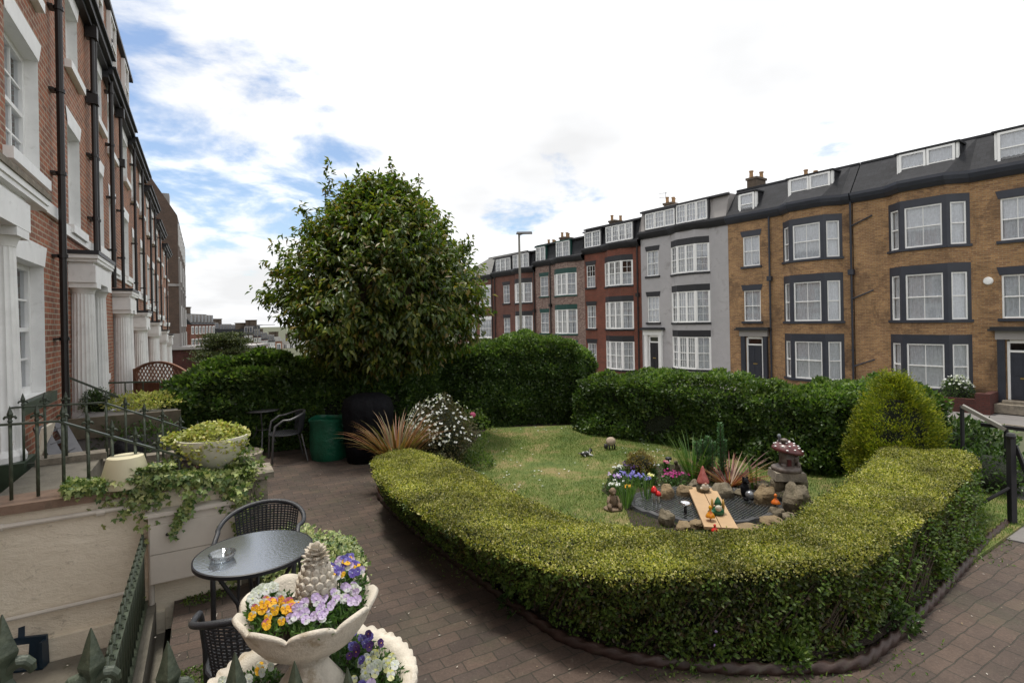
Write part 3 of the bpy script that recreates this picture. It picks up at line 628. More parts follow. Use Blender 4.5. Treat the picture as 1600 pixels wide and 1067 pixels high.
m_petal_y = leafmat('golden_petal', [(0.80, 0.38, 0.01), (0.85, 0.48, 0.02)], 0.6, 0.3, nvar=0.1)
m_petal_ly = leafmat('pale_yellow_petal', [(0.78, 0.72, 0.22), (0.82, 0.80, 0.45)], 0.6, 0.3, nvar=0.1)
m_petal_p = leafmat('lilac_petal', [(0.36, 0.20, 0.56), (0.52, 0.38, 0.72), (0.66, 0.56, 0.80)], 0.6, 0.3, nvar=0.1)
m_petal_b = leafmat('blue_violet_petal', [(0.16, 0.14, 0.55), (0.30, 0.30, 0.70), (0.12, 0.08, 0.40)], 0.6, 0.3, nvar=0.1)
m_petal_d = leafmat('dark_purple_petal', [(0.035, 0.010, 0.09), (0.06, 0.015, 0.12)], 0.55, 0.1, nvar=0.1)
m_petal_k = leafmat('pink_petal', [(0.55, 0.10, 0.22), (0.62, 0.22, 0.34)], 0.6, 0.3, nvar=0.1)
m_petal_m = leafmat('magenta_petal', [(0.30, 0.02, 0.14), (0.42, 0.03, 0.22)], 0.6, 0.2, nvar=0.1)
p = frp(27.1, 0.7, -1.0)
s = shrub('shrub', 'small white flowered shrub over the low red brick wall', 'shrub', (p.x, p.y, -1.15), (0.55, 0.5, 0.6), 1500, 0.10, m_lf_dark)
d = rnd3(90); d[:, 2] = abs(d[:, 2])*.8+.3; P = d*np.array([.5, .45, .6])+np.array([0, 0, .65]); leaves('flowers', P, rnd3(90), rnd3(90), 0.12, 0.10, m_petal_w, s)
# street lamps
def lamp(label, p, h, arm=0.55, rz=0):
    r = empty('street_lamp', p, rz, label, 'street lamp', 'street lamps'); m_ = MB(); m_.tube([(0, 0, 0), (0, 0, 1.3), (0, 0, 1.35), (0, 0, h)], [0.085, 0.085, 0.06, 0.045], 10); m_.tube([(0, 0, h-.06), (arm*.35, 0, h)], 0.03, 6); m_.build('pole', m_lampost, r)
    q = MB(); q.box(-0.12, arm, -0.12, 0.12, h-0.02, h+0.06, 0, 0.03); q.build('lantern', m_grey_metal, r)
pl = at(811, 365, 22); lamp('grey street lamp standing behind the tall hedge in front of the far red houses', (pl.x, 22, -1.9), pl.z+1.9)
pl = at(402, 508, 75); lamp('tiny distant street lamp beyond the cedar on the left', (pl.x, 75, -3.4), pl.z+3.4, 2.5)
# ------------------------------------------------------------------ left terrace
tbnd = [-2.5, 8.9, 13.0, 17.35, 22.0, 26.7, 31.5, 36.5]
soff = [0, -.12, -.35, -.6, -.85, -1.15, -1.45]
eave = [7.75, 7.7, 7.55, 7.40, 7.1, 6.7, 6.3]
corn = [3.52, 3.30, 3.0, 2.6, 2.35, 2.0, 1.75]
port = [(3.86, 5.58), (9.66, 10.8), (14.2, 14.95), (18.0, 18.8), (22.9, 23.7), (27.6, 28.5), (32.0, 32.8)]
lab = ['nearest red brick terraced house at left with two tall sash windows and fluted porch', 'second red brick terraced house along the left terrace behind the first downpipe', 'third red brick house of the left terrace under the end of the attic storey', 'fourth red brick house along the left terrace, first without attic storey', 'fifth red brick house along the left terrace', 'sixth red brick house along the left terrace', 'last narrow red brick house before the brown gable building']
BZ = 1.95
def column(t, z0, z1, r0, root, seg=20, m=m_white, base_m=None):
    c = MB(); n = seg*4
    def fl(a, i, r, z): return (r*(1-0.075*max(0, abs(math.sin(a*seg/2)))**0.5*1.0+0.03), z)
    h = z1-z0
    c.lathe([(r0*1.02, z0+.10), (r0, z0+h*.35), (r0*.86, z1-.12)], n, (t, -0.14, 0), 0, fl)
    c.lathe([(r0*1.22, z0), (r0*1.25, z0+.05), (r0*1.1, z0+.10)], 32, (t, -0.14, 0), 0)
    c.lathe([(r0*.90, z1-.14), (r0*1.0, z1-.08), (r0*1.15, z1-.05)], 32, (t, -0.14, 0), 0)
    c.box(t-r0*1.25, t+r0*1.25, -0.14-r0*1.25, -0.14+r0*1.1, z1-.05, z1+.03)
    return c.build('column', m, root, smooth=True, auto=28)
for i in range(7):
    t0, t1 = tbnd[i], tbnd[i+1]; root = empty('terraced_house', tb(t0, 0, -BZ), AL, lab[i], 'house', 'houses of the left brick terrace')
    def lz(q): return q + BZ
    so_, ev = soff[i], eave[i]; W = t1-t0
    if i == 0: wc = [(7.32, 1.36, 1.30, 2.92, 0), (7.22, 1.36, 4.05, 5.55, 1), (7.2, 1.1, 6.3, 7.35, 2), (1.5, 1.3, 1.3, 2.92, 0), (1.5, 1.3, 4.05, 5.55, 1), (4.2, 1.1, 4.05, 5.5, 1)]
    else:
        wl = [t0+W*.28, t0+W*0.78]
        if i == 1: wl = [10.03, 12.5]
        if i == 2: wl = [14.2, 16.8]
        wc = [(q, 0.95, 3.85+so_, 5.42+so_, 1) for q in wl] + [(q, 0.92, ev-1.42, ev-0.36, 2) for q in wl] + [(t0+W*.82, 0.85, 1.3+so_, 2.9+so_, 0)]
    holes = [(c-w_/2-t0, c+w_/2-t0, lz(a), lz(b)) for c, w_, a, b, k in wc]
    dc = (port[i][0]+port[i][1])/2 - t0
    floor_z = 0.90 + (corn[i]-3.52)*0.9
    holes.append((dc-.5, dc+.5, lz(floor_z), lz(corn[i]-.55)))
    attic = 1.55 if i < 3 else 0
    mb = MB(); wall_holes(mb, 0, W, 0, lz(ev), holes, MF(lambda x, q: 0), 0, 0.22, 1)
    mb.face([(0, 0.9, 0), (W, 0.9, 0), (W, .9, lz(ev)), (0, .9, lz(ev))], 2)
    mb.face([(0, 0, 0), (0, 0, lz(ev)), (0, 8, lz(ev)), (0, 8, 0)], 0); mb.face([(W, 0, 0), (W, 8, 0), (W, 8, lz(ev)), (W, 0, lz(ev))], 0)
    if i in (0,): mb.box(0, W, 0.30, 0.32, lz(0.3), lz(0.31), 0)
    mb.build('wall', [m_redbrick, m_white, m_int], root)
    for (c, w_, a, b, k) in wc:
        x = c-t0; big = i == 0
        wo_ = add_window(root, (x, 0.17, lz(a)), 0, w_, b-a, 3 if w_ > 1.2 else 2, 4 if b-a > 1.3 else 2, fr=0.07, bar=0.025, curt='sides' if not big else 'gap', mf=m_white, mc=m_curt)
        t = MB(); lt = 0.26
        t.face([(x-w_/2-.0, -.012, lz(b)), (x+w_/2+.0, -.012, lz(b)), (x+w_/2+.13, -.012, lz(b)+lt), (x-w_/2-.13, -.012, lz(b)+lt)])
        t.box(x-w_/2, x+w_/2, -0.010, -0.001, lz(b), lz(b)+lt)
        t.build('lintel', m_white, root)
        s_ = MB(); s_.box(x-w_/2-.12, x+w_/2+.12, -0.09, -0.001, lz(a)-.13, lz(a)-.002); s_.build('sill', m_gpaint if (k == 0 and i == 0) else m_white, root)
    sc_ = MB(); zs_ = lz(3.80+so_)
    sc_.box(0, W, -0.05, -0.001, zs_-.16, zs_); sc_.build('string_course', m_white, root)
    # cornice + gutter
    g = MB(); g.box(0, W, -0.12, -0.001, lz(ev)-.10, lz(ev)+.08); g.box(0, W, -0.20, -.122, lz(ev)-.02, lz(ev)+.10); g.box(0, W, -0.26, 0.05, lz(ev)+.102, lz(ev)+.15)
    g.build('gutter', m_black, root)
    r = MB()
    if attic:
        r.box(0, W, -0.06, 7.0, lz(ev)+.152, lz(ev)+attic, 0); r.box(-0.02 if i else 0, W+(.12 if i == 2 else -.02), -0.16, 7.2, lz(ev)+attic+.002, lz(ev)+attic+.09, 1)
        rf = r.build('roof', [m_redbrick if i else m_redbrick, m_black], root)
        for q in ((t0+.75, t0+W*.72) if i else (6.9, 4.2)):
            add_window(root, (q-t0, -0.115, lz(ev)+.28), 0, 0.85, attic-.34, 2, 2, curt='net', mf=m_white)
    else:
        zt = lz(ev)+1.5; r.face([(0, -.2, lz(ev)+.155), (W, -.2, lz(ev)+.155), (W, 4, zt+.3), (0, 4, zt+.3)]); r.face([(0, 4, zt+.3), (W, 4, zt+.3), (W, 8, lz(ev)+.15), (0, 8, lz(ev)+.15)])
        r.face([(W, -.2, lz(ev)+.15), (W, 8, lz(ev)+.15), (W, 4, zt+.3)], 1); r.face([(0, -.2, lz(ev)+.15), (0, 4, zt+.3), (0, 8, lz(ev)+.15)], 1)
        rf = r.build('roof', [m_slate, m_redbrick], root)
    # pipes
    px = {0: [8.50], 1: [11.17, 11.42], 2: [13.4, 14.95], 3: [17.9, 20.3], 4: [23.2, 25.5], 5: [28.4], 6: [33.0]}[i]
    for q in px:
        top = ev if q != 13.4 else ev+.9
        bot = 0.0 if i == 0 else corn[i]*1.0
        p_ = MB(); x = q-t0; rr = 0.044 if q in (8.50, 13.4) else 0.037
        p_.tube([(x, -.11, lz(bot)), (x, -.11, lz(top))], rr, 10)
        for zq in np.arange(bot+.8, top, 1.15): p_.tube([(x, -.11, lz(zq)), (x, -.11, lz(zq)+.05)], rr*1.35, 10); p_.box(x-.09, x+.09, -.06, -.002, lz(zq)+.01, lz(zq)+.04)
        if q in (11.17, 14.95): p_.box(x-.08, x+.08, -.19, -.02, lz(top)-1.5, lz(top)-1.32); p_.box(x-.08, x+.08, -.19, -.02, lz(top)-.3, lz(top)-.08)
        p_.build('drainpipe', m_pipe, root)
    # porch
    cz = corn[i]; e = MB(); pa, pb = port[i][0]-t0, port[i][1]-t0; r0 = 0.165 if i else 0.158
    for q in (pa, pb): column(q, lz(floor_z), lz(cz-.50), r0, root, m=m_peel if i == 0 else m_white)
    xe = .50 if i == 0 else 0
    e.box(pa-.24, pb+.24, -0.34, -0.002, lz(cz-.468), lz(cz-.20), 0); e.box(pa-.21, pb+.21, -0.31, -0.002, lz(cz-.2), lz(cz-.15), 0)
    e.box(pa-.28, pb+.28+xe, -0.37, -0.002, lz(cz-.15), lz(cz-.10), 0); e.box(pa-.33, pb+.28+xe, -0.385, -0.002, lz(cz-.10), lz(cz-.04), 0); e.box(pa-.35, pb+.30+xe, -0.40, -0.003, lz(cz-.04), lz(cz+.02), 1)
    e.build('porch_entablature', [m_white, m_stone if i == 0 else m_black], root)
    d_ = MB(); d_.box(dc-.5, dc+.5, .19, .23, lz(floor_z), lz(cz-.55)); [d_.box(dc+s1, dc+s1+.3, .17, .19, lz(floor_z)+z1, lz(floor_z)+z2) for s1 in (-.38, .08) for z1, z2 in ((.2, .8), (1.0, 1.6))]
    d_.build('door', m_navy, root)
    for q in (pa, pb): pl_ = MB(); pl_.box(q-.22, q+.22, -0.36, -.002, lz(floor_z-.24), lz(floor_z)-.001); pl_.build('plinth', m_gpaint if i == 0 else m_white, root)
    la = MB(); la.box(pa-.3, pb+.3, -0.9 if i else -.38, -.003, 0, lz(floor_z-.242)); la.build('landing', m_concrete, root)
# blue plaque on second house and bell
hh = [o for o in bpy.data.objects if o.get('label') == lab[1]][0]
mb = MB(); mb.box(0, .28, -.02, -.002, 0, .42); mb.build('blue_plaque', mat('blue_enamel', (0.12, 0.28, 0.50), .4, .05, 3, 0), hh, loc=(12.75-8.9-.3, 0, 1.75+BZ))
# gable-ended building beyond
root = empty('apartment_building', tb(52, 0, -3), AL, 'tall brown brick building with blank stepped gable past the terrace end', 'building')
mb = MB(); prof = [(0, 0), (0, 14.6), (-1.97, 17.9), (-3.4, 17.9), (-9, 17.9), (-9, 0)]
for x in (0, 21): mb.face([(x, -a, z_) for a, z_ in prof], 0)
for k in range(len(prof)-1): (a, c), (b, d) = prof[k], prof[k+1]; mb.face([(0, -a, c), (21, -a, c), (21, -b, d), (0, -b, d)], 0 if k != 1 else 1)
mb.build('wall', [m_brown, m_slate], root)
mb = MB(); mb.box(-0.06, 0, 0.0, 9, 3.2, 4.6); mb.box(0, 21, -0.06, 0, 0, 4.6); mb.build('painted_base', m_greyl, root)
mb = MB(); mb.box(-0.05, 21, -0.05, 0.3, 8.6, 8.8); mb.box(-.05, 0, 0, 3, 8.6, 8.8); mb.build('string_course', m_greyl, root)
for k in range(6):
    for z_ in (5.2, 9.3, 12.2): add_window(root, (1.8+3.4*k, -.04, z_), 0, 1.2, 1.9, 2, 2, curt='net')
for q in (0.25, 6, 12): mb = MB(); mb.box(q, q+.12, -.15, -.01, 3, 11); mb.build('drainpipe', m_greyl, root)
mb = MB(); mb.box(1, 2.2, .6, 1.6, 15.4, 16.6); mb.build('dormer', m_greyl, root)
# ------------------------------------------------------------------ distant streets on the left
m_dw = mat('distant_window', (0.10, 0.11, 0.13), 0.2, .1, 2, 0)
def distant(name, label, u0, u1, vtop0, vtop1, vbase, Z0, Z1, wallm, roofm, cols, rows, trimm=m_upvc, roof_h=1.6, dorm=True, bands=None):
    """terrace front running from pixel column u0 (distance Z0) to u1 (distance Z1)"""
    a, b = at(u0, vbase, Z0), at(u1, vbase, Z1); zb = min(a.z, b.z)-1.5; d = (b-a); d.z = 0; Lw = d.length; ang = math.atan2(d.y, d.x)
    ha = at(u0, vtop0, Z0).z - zb; hb = at(u1, vtop1, Z1).z - zb; hh_ = min(ha, hb)
    root = empty(name, (a.x, a.y, zb), ang, label, 'building', 'distant terraces down the street')
    mb = MB(); ew = hh_-roof_h; mb.box(0, Lw, 0, 9, 0, ew); mb.build('wall', wallm, root)
    r = MB(); r.face([(0, -.2, ew), (Lw, -.2, ew), (Lw, 1.2, hh_), (0, 1.2, hh_)]); r.face([(0, 1.2, hh_), (Lw, 1.2, hh_), (Lw, 9, hh_), (0, 9, hh_)]); r.face([(0, -.2, ew), (0, 1.2, hh_), (0, 9, hh_), (0, 9, ew)]); r.face([(Lw, -.2, ew), (Lw, 9, ew), (Lw, 9, hh_), (Lw, 1.2, hh_)])
    rf = r.build('roof', roofm, root)
    st = ew/rows
    for i in range(cols):
        x = Lw*(i+.5)/cols; w_ = min(1.3, Lw/cols*.42)
        for j in range(rows):
            f = MB(); f.box(x-w_/2-.12, x+w_/2+.12, -.08, -.001, st*(j+.22), st*(j+.86)); o_ = f.build('window', trimm, root)
            g_ = MB(); g_.box(x-w_/2, x-.05, -.10, -.082, st*(j+.27), st*(j+.80)); g_.box(x+.05, x+w_/2, -.10, -.082, st*(j+.27), st*(j+.80)); g_.build('pane', m_dw, o_)
        if dorm:
            f = MB(); f.box(x-w_/2-.1, x+w_/2+.1, .1, 1.3, ew+.35, hh_-.15); o_ = f.build('dormer', m_greyl, root)
            g_ = MB(); g_.box(x-w_/2, x+w_/2, .08, .098, ew+.45, hh_-.3); g_.build('pane', m_dw, o_)
    for i in range(3):
        x = Lw*(i+.5)/3; c = MB(); c.box(x-.4, x+.4, 3, 4, hh_-.1, hh_+1.0); c.box(x-.45, x+.45, 2.9, 4.1, hh_+1.0, hh_+1.15); c.build('chimney', m_chim, rf)
    return root
distant('distant_terrace', 'distant red and white terrace nearest the brown gable', 298, 336, 484, 491, 545, 75, 84, m_red2, m_slate, 7, 3)
distant('distant_terrace', 'distant white rendered end house with slate dormers behind the cedar', 336, 345, 502, 503, 545, 104, 106, m_white, m_slate, 1, 3)
distant('distant_terrace', 'distant brick terrace with pale dormers above the cedar', 345, 370, 501, 506, 545, 107, 112, m_red2, m_slate, 6, 3)
distant('distant_terrace', 'distant low brick house behind the far street lamp', 370, 382, 511, 514, 547, 130, 140, m_red3, m_slate, 2, 3)
distant('distant_terrace', 'distant brown brick corner block with white bay windows', 381, 396, 508, 509, 547, 100, 100.5, m_brown, m_slate, 2, 3)
for k_, (ua, ub, va, Za, lb_, mm_) in enumerate(((396, 408, 512, 101, 'distant brown terrace section touching the corner block', m_red3), (408, 419, 517, 105, 'distant red terrace section right of the brown corner terrace', m_red2), (419, 430, 521, 109, 'distant pale end of the terrace stepping down to the right', m_white))): distant('distant_terrace', lb_, ua, ub, va, va+1, 547, Za, Za+2, mm_, m_slate, 3, 3)
distant('distant_house', 'distant plain red brick house furthest right before the tree', 430, 441, 525, 526, 547, 120, 121, m_redbrick, m_slateg, 1, 1, dorm=False, roof_h=1.0)
distant('distant_house', 'distant white building with grey roof just left of the tree leaves', 441, 470, 528, 529, 547, 125, 126, m_white, m_slateg, 3, 2, dorm=False, roof_h=1.0)
# dark red garage wall with flat roof edge
a, b = at(303, 550, 45), at(395, 552, 46); mb = MB(); mb.M = Matrix.Translation((a.x, a.y, -3.3)) @ Matrix.Rotation(math.atan2(b.y-a.y, b.x-a.x), 4, 'Z'); Lw = (b-a).length
zt = at(330, 543, 45).z+3.3; mb.box(-2, Lw, 0, 5, 0, zt-.12, 0); mb.box(-2.2, Lw+.2, -.25, 5.2, zt-.12, zt+.1, 1)
tag(mb.build('garage', [m_wallred, m_greyl]), 'low dark red garage with flat grey roof behind the left hedge', 'garage')
# cedar
c = at(350, 540, 40); root = empty('cedar_tree', (c.x, c.y, -3.0), 0, 'dark spreading cedar with layered flat branches beyond the left hedge', 'tree')
mb = MB(); mb.tube([(0, 0, 0), (0.1, 0, 2), (0, 0, 4.6)], [.3, .25, .05], 8); mb.build('trunk', m_twig, root)
PP = []
for k in range(34):
    lvl = rng.uniform(0, 1); rr = 2.1*(1-lvl*.75)+.2; a = rng.uniform(0, 6.28); cx, cy = math.cos(a)*rr*rng.uniform(.2, 1), math.sin(a)*rr*rng.uniform(.2, 1)
    n = 420; q = rng.normal(size=(n, 3))*np.array([.42, .42, .055]) + np.array([cx, cy, 2.6+lvl*2.0]); PP.append(q)
P = np.concatenate(PP); n = len(P); leaves('crown', P, unit(rnd3(n)+np.array([0, 0, .2])), rnd3(n), .16, .07, leafmat('cedar_leaf', [(0.02, 0.035, 0.008), (0.05, 0.07, 0.012), (0.08, 0.095, 0.018)], .6, .15), root)
# ------------------------------------------------------------------ hedges
def vnoise(P, sc_, seed=0):
    s_ = seed*1.7
    return (np.sin(P[:, 0]*sc_+s_+1.3*np.sin(P[:, 2]*sc_*.8+s_)) + np.sin(P[:, 1]*sc_*1.13+2*s_+1.1*np.sin(P[:, 0]*sc_*.7)) + np.sin(P[:, 2]*sc_*1.31+3*s_+1.2*np.sin(P[:, 1]*sc_*.9)))/3
def big_hedge(name, label, path, width, hts, n, ls, mlf, back=False, bulge=.14, seed=1, topmat=None, z0=0.0, group=None, side=1):
    """path = front foot line; body goes to the left-hand normal side"""
    path = [Vector((p[0], p[1], 0)) for p in path]; k = len(path); hts = list(hts)
    cum = [0]
    for i in range(k-1): cum.append(cum[-1]+(path[i+1]-path[i]).length)
    Lt = cum[-1]; nrm = []
    for i in range(k):
        d = (path[min(i+1, k-1)]-path[max(i-1, 0)]).normalized(); nrm.append(Vector((-d.y, d.x, 0))*side)
    pa = np.array([[*p] for p in path]); na = np.array([[*p] for p in nrm]); cu = np.array(cum); ha = np.array(hts)
    def P_(s_, w_): return np.stack([np.interp(s_, cu, pa[:, i]) for i in range(3)], 1) + np.stack([np.interp(s_, cu, na[:, i]) for i in range(3)], 1)*w_[:, None]
    per_f, per_t = ha.mean(), width
    tot = per_f*(2 if back else 1)+per_t; s_ = rng.uniform(0, Lt, n); q = rng.uniform(0, tot, n)
    hgt = np.interp(s_, cu, ha); w_ = np.zeros(n); z_ = np.zeros(n); on = np.zeros((n, 3))
    nn = np.stack([np.interp(s_, cu, na[:, i]) for i in range(3)], 1)
    f = q < per_f; w_[f] = 0; z_[f] = (q[f]/per_f)*hgt[f]; on[f] = -nn[f]
    t = (~f) & (q < per_f+per_t); w_[t] = q[t]-per_f; z_[t] = hgt[t]; on[t] = [0, 0, 1]
    g = q >= per_f+per_t; w_[g] = width; z_[g] = ((q[g]-per_f-per_t)/per_f)*hgt[g]; on[g] = nn[g]
    rd = 0.22 # round shoulders
    e = np.clip((z_-(hgt-rd))/rd, 0, 1); w_ = np.where(f, w_+rd*(1-np.sqrt(1-e**2*.98)), w_)
    ed = np.clip((rd-np.minimum(w_, width-w_))/rd, 0, 1); z_ = np.where(t, z_-rd*.6*(1-np.sqrt(1-ed**2*.98)), z_)
    # ends
    ne = int(n*0.06)
    P = P_(s_, w_); P[:, 2] = z_+z0
    for sg, s0 in ((0, 0.0), (1, Lt)):
        ww = rng.uniform(0, width, ne); hz = rng.uniform(0, 1, ne)*(hts[0] if sg == 0 else hts[-1]); Q = P_(np.full(ne, s0), ww); Q[:, 2] = hz+z0
        d = (path[1]-path[0]).normalized()*-1 if sg == 0 else (path[-1]-path[-2]).normalized(); P = np.concatenate([P, Q]); on = np.concatenate([on, np.tile(np.array(d), (ne, 1))])
    n = len(P); b = bulge*(vnoise(P, 2.6, seed)+.75*vnoise(P, 6.5, seed+2)+.45*vnoise(P, 13, seed+4)) ; P = P + on*(b[:, None] - rng.exponential(0.05, (n, 1)) + .05)
    D = unit(on*.5+rnd3(n)*.9+np.array([0, 0, .35])); Nn = unit(on+rnd3(n)*.9)
    root = empty(name, (path[0].x, path[0].y, z0), 0, label, 'hedge', group)
    V_, F_ = leaf_arrays(P-np.array([path[0].x, path[0].y, z0]), D, Nn, ls*rng.uniform(.6, 1.2, n), ls*.55, .25)
    mi = None; ml = [mlf]
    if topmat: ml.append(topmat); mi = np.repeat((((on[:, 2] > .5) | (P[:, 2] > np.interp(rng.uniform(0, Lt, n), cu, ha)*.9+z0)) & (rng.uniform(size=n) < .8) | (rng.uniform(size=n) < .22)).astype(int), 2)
    put('foliage', npmesh('foliage', V_, F_, ml, mi), root)
    c = MB(); pl_ = []
    ins = .10
    for i in range(k):
        p0 = path[i]+nrm[i]*ins - path[0]; p1 = path[i]+nrm[i]*(width-ins) - path[0]; h = hts[i]-.14
        pl_.append([(p0.x, p0.y, 0), (p0.x, p0.y, h*.85), (p0.x+nrm[i].x*.15, p0.y+nrm[i].y*.15, h), (p1.x-nrm[i].x*.15, p1.y-nrm[i].y*.15, h), (p1.x, p1.y, h*.85), (p1.x, p1.y, 0)])
    for i in range(k-1):
        for j in range(5): c.face([pl_[i][j], pl_[i+1][j], pl_[i+1][j+1], pl_[i][j+1]])
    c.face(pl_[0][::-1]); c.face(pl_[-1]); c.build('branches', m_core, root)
    return root
def xy(p): return (p.x, p.y)
# middle hedge (right), tall hedge (centre), left hedge
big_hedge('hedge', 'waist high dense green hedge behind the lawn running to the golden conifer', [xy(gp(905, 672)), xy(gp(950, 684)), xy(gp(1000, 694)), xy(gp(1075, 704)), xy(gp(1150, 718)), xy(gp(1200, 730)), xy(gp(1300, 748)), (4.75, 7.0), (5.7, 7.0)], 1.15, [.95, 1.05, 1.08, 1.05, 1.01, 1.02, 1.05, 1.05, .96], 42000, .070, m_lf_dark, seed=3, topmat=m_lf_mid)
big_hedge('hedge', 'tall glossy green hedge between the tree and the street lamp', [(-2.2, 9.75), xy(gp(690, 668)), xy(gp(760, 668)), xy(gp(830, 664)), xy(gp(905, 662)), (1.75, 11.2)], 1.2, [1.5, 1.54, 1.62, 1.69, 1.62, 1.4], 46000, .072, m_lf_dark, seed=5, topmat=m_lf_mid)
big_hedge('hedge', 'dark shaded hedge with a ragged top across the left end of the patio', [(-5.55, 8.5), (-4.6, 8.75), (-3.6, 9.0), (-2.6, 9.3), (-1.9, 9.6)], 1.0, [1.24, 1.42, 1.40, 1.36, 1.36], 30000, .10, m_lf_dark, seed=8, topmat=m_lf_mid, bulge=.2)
# clipped box hedge
def resample(pts, n):
    p = np.array([[*q] for q in pts]); d = np.concatenate([[0], np.cumsum(np.linalg.norm(np.diff(p, axis=0), axis=1))]); s_ = np.linspace(0, d[-1], n)
    return np.stack([np.interp(s_, d, p[:, i]) for i in range(3)], 1)
HT = 0.60
To = [gp(u, v, HT) for u, v in ((583, 715), (592, 745), (625, 775), (700, 818), (800, 862), (900, 890), (1000, 897), (1150, 892), (1280, 880), (1350, 862), (1420, 815), (1480, 765), (1505, 735), (1520, 710))]
Ti = [gp(u, v, HT) for u, v in ((632, 697), (700, 714), (780, 757), (860, 795), (960, 818), (1050, 829), (1130, 830), (1195, 826), (1245, 803), (1310, 758), (1365, 718), (1385, 703))]
Bo = [gp(u, v, 0) for u, v in ((605, 782), (625, 803), (650, 826), (700, 862), (830, 958), (890, 995), (1000, 1026), (1150, 1040), (1320, 1030), (1390, 985), (1470, 915), (1535, 845))]
NS = 90; To, Ti, Bo = resample(To, NS), resample(Ti, NS), resample(Bo, NS)
for A in (To, Ti, Bo):
    for _ in range(3): A[1:-1] = (A[:-2]+A[1:-1]*2+A[2:])/4
def surf(A, B, a, b):
    s_ = a*(NS-1); i = np.clip(s_.astype(int), 0, NS-2); f = (s_-i)[:, None]
    pa = A[i]*(1-f)+A[i+1]*f; pb = B[i]*(1-f)+B[i+1]*f; return pa*(1-b[:, None])+pb*b[:, None]
hroot = empty('hedge', (1.3, 3.4, 0), 0, 'low clipped yellow green box hedge curving in a U round the pond lawn', 'hedge'); ho = np.array([1.3, 3.4, 0])
n = 125000; a_, b_ = rng.uniform(0, 1, n), rng.uniform(0, 1, n); P = surf(To, Ti, a_, b_)
hv = .024*vnoise(P, 3.0, 2)+.018*vnoise(P, 9, 4)+.010*vnoise(P, 23, 6); ed = np.minimum(b_, 1-b_); P[:, 2] += hv-.035*np.clip(1-ed/.07, 0, 1)**2 - rng.exponential(.009, n)
P[:, 2] += .05*np.clip((a_-.93)/.03, 0, 1)*(.6+.4*np.sin(b_*9))
out = unit(surf(To, Ti, a_, np.zeros(n))-surf(To, Ti, a_, np.ones(n))); P += out*((.03*rng.normal(size=n)*(ed < .05))[:, None])
D = unit(rnd3(n)*.9+np.array([0, 0, .5])); Nn = unit(rnd3(n)*.7+np.array([0, 0, 1.0]))
V1, F1 = leaf_arrays(P-ho, D, Nn, .017*rng.uniform(.6, 1.4, n), .0115, .2); m1 = np.zeros(len(F1))
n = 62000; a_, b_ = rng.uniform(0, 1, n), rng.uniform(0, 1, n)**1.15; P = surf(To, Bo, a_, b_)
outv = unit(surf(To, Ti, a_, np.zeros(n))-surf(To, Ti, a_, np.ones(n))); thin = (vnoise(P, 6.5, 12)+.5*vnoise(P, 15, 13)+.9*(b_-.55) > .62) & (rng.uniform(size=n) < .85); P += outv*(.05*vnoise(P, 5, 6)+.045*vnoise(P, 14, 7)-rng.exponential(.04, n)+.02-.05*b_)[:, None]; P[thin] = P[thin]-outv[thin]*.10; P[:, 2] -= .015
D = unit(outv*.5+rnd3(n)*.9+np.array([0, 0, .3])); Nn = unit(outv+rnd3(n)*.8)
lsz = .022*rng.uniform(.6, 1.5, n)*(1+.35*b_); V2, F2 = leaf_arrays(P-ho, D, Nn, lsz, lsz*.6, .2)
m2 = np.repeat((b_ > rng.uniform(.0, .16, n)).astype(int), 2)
nk = 420; ka, kb = rng.uniform(0, 1, nk), rng.uniform(.12, 1, nk); ci = np.repeat(np.arange(nk), 16); n = len(ci); a_ = np.clip(ka[ci]+rng.normal(size=n)*.0022, 0, 1); b_ = np.clip(kb[ci]+rng.normal(size=n)*.045, 0, 1)
P = surf(To, Bo, a_, b_); outv = unit(surf(To, Ti, a_, np.zeros(n))-surf(To, Ti, a_, np.ones(n))); P += outv*(.02+.045*rng.uniform(size=n))[:, None]
V5, F5 = leaf_arrays(P-ho, unit(outv*.7+rnd3(n)*.7+np.array([0, 0, .4])), unit(outv+rnd3(n)*.5+np.array([0, 0, .6])), .028*rng.uniform(.7, 1.3, n), .017, .15)
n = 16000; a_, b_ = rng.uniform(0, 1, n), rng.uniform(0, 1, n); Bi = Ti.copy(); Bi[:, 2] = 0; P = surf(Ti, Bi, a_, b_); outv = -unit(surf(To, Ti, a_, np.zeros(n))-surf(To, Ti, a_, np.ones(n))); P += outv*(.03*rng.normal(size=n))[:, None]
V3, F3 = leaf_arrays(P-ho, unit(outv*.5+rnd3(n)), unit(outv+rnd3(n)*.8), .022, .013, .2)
pts = []
for i0, e in ((0, 0.), (NS-1, 1.)):
    nn_ = 3200; bb_, cc_ = rng.uniform(0, 1, nn_), rng.uniform(0, 1, nn_); aa = np.full(nn_, e); q = surf(To, Ti, aa, bb_); q2 = surf(Bo, Bi, aa, bb_); Q = q*(1-cc_[:, None])+q2*cc_[:, None]
    dd = unit((To[i0]-To[1 if i0 == 0 else NS-2])[None, :]); Q = Q+dd*(.03+.03*rng.normal(size=(nn_, 1))); pts.append(Q)
P = np.concatenate(pts); n = len(P); V4, F4 = leaf_arrays(P-ho, rnd3(n), rnd3(n), .024, .014, .2)
Vs, Fs, ms_, off = [], [], [], 0
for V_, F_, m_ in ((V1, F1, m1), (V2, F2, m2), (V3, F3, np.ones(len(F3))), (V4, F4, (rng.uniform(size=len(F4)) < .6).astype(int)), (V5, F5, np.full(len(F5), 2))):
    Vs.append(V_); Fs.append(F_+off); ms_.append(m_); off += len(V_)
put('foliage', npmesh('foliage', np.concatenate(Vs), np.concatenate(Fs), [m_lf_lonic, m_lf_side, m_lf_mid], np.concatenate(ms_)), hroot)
c = MB(); dz = np.array([0, 0, .045])
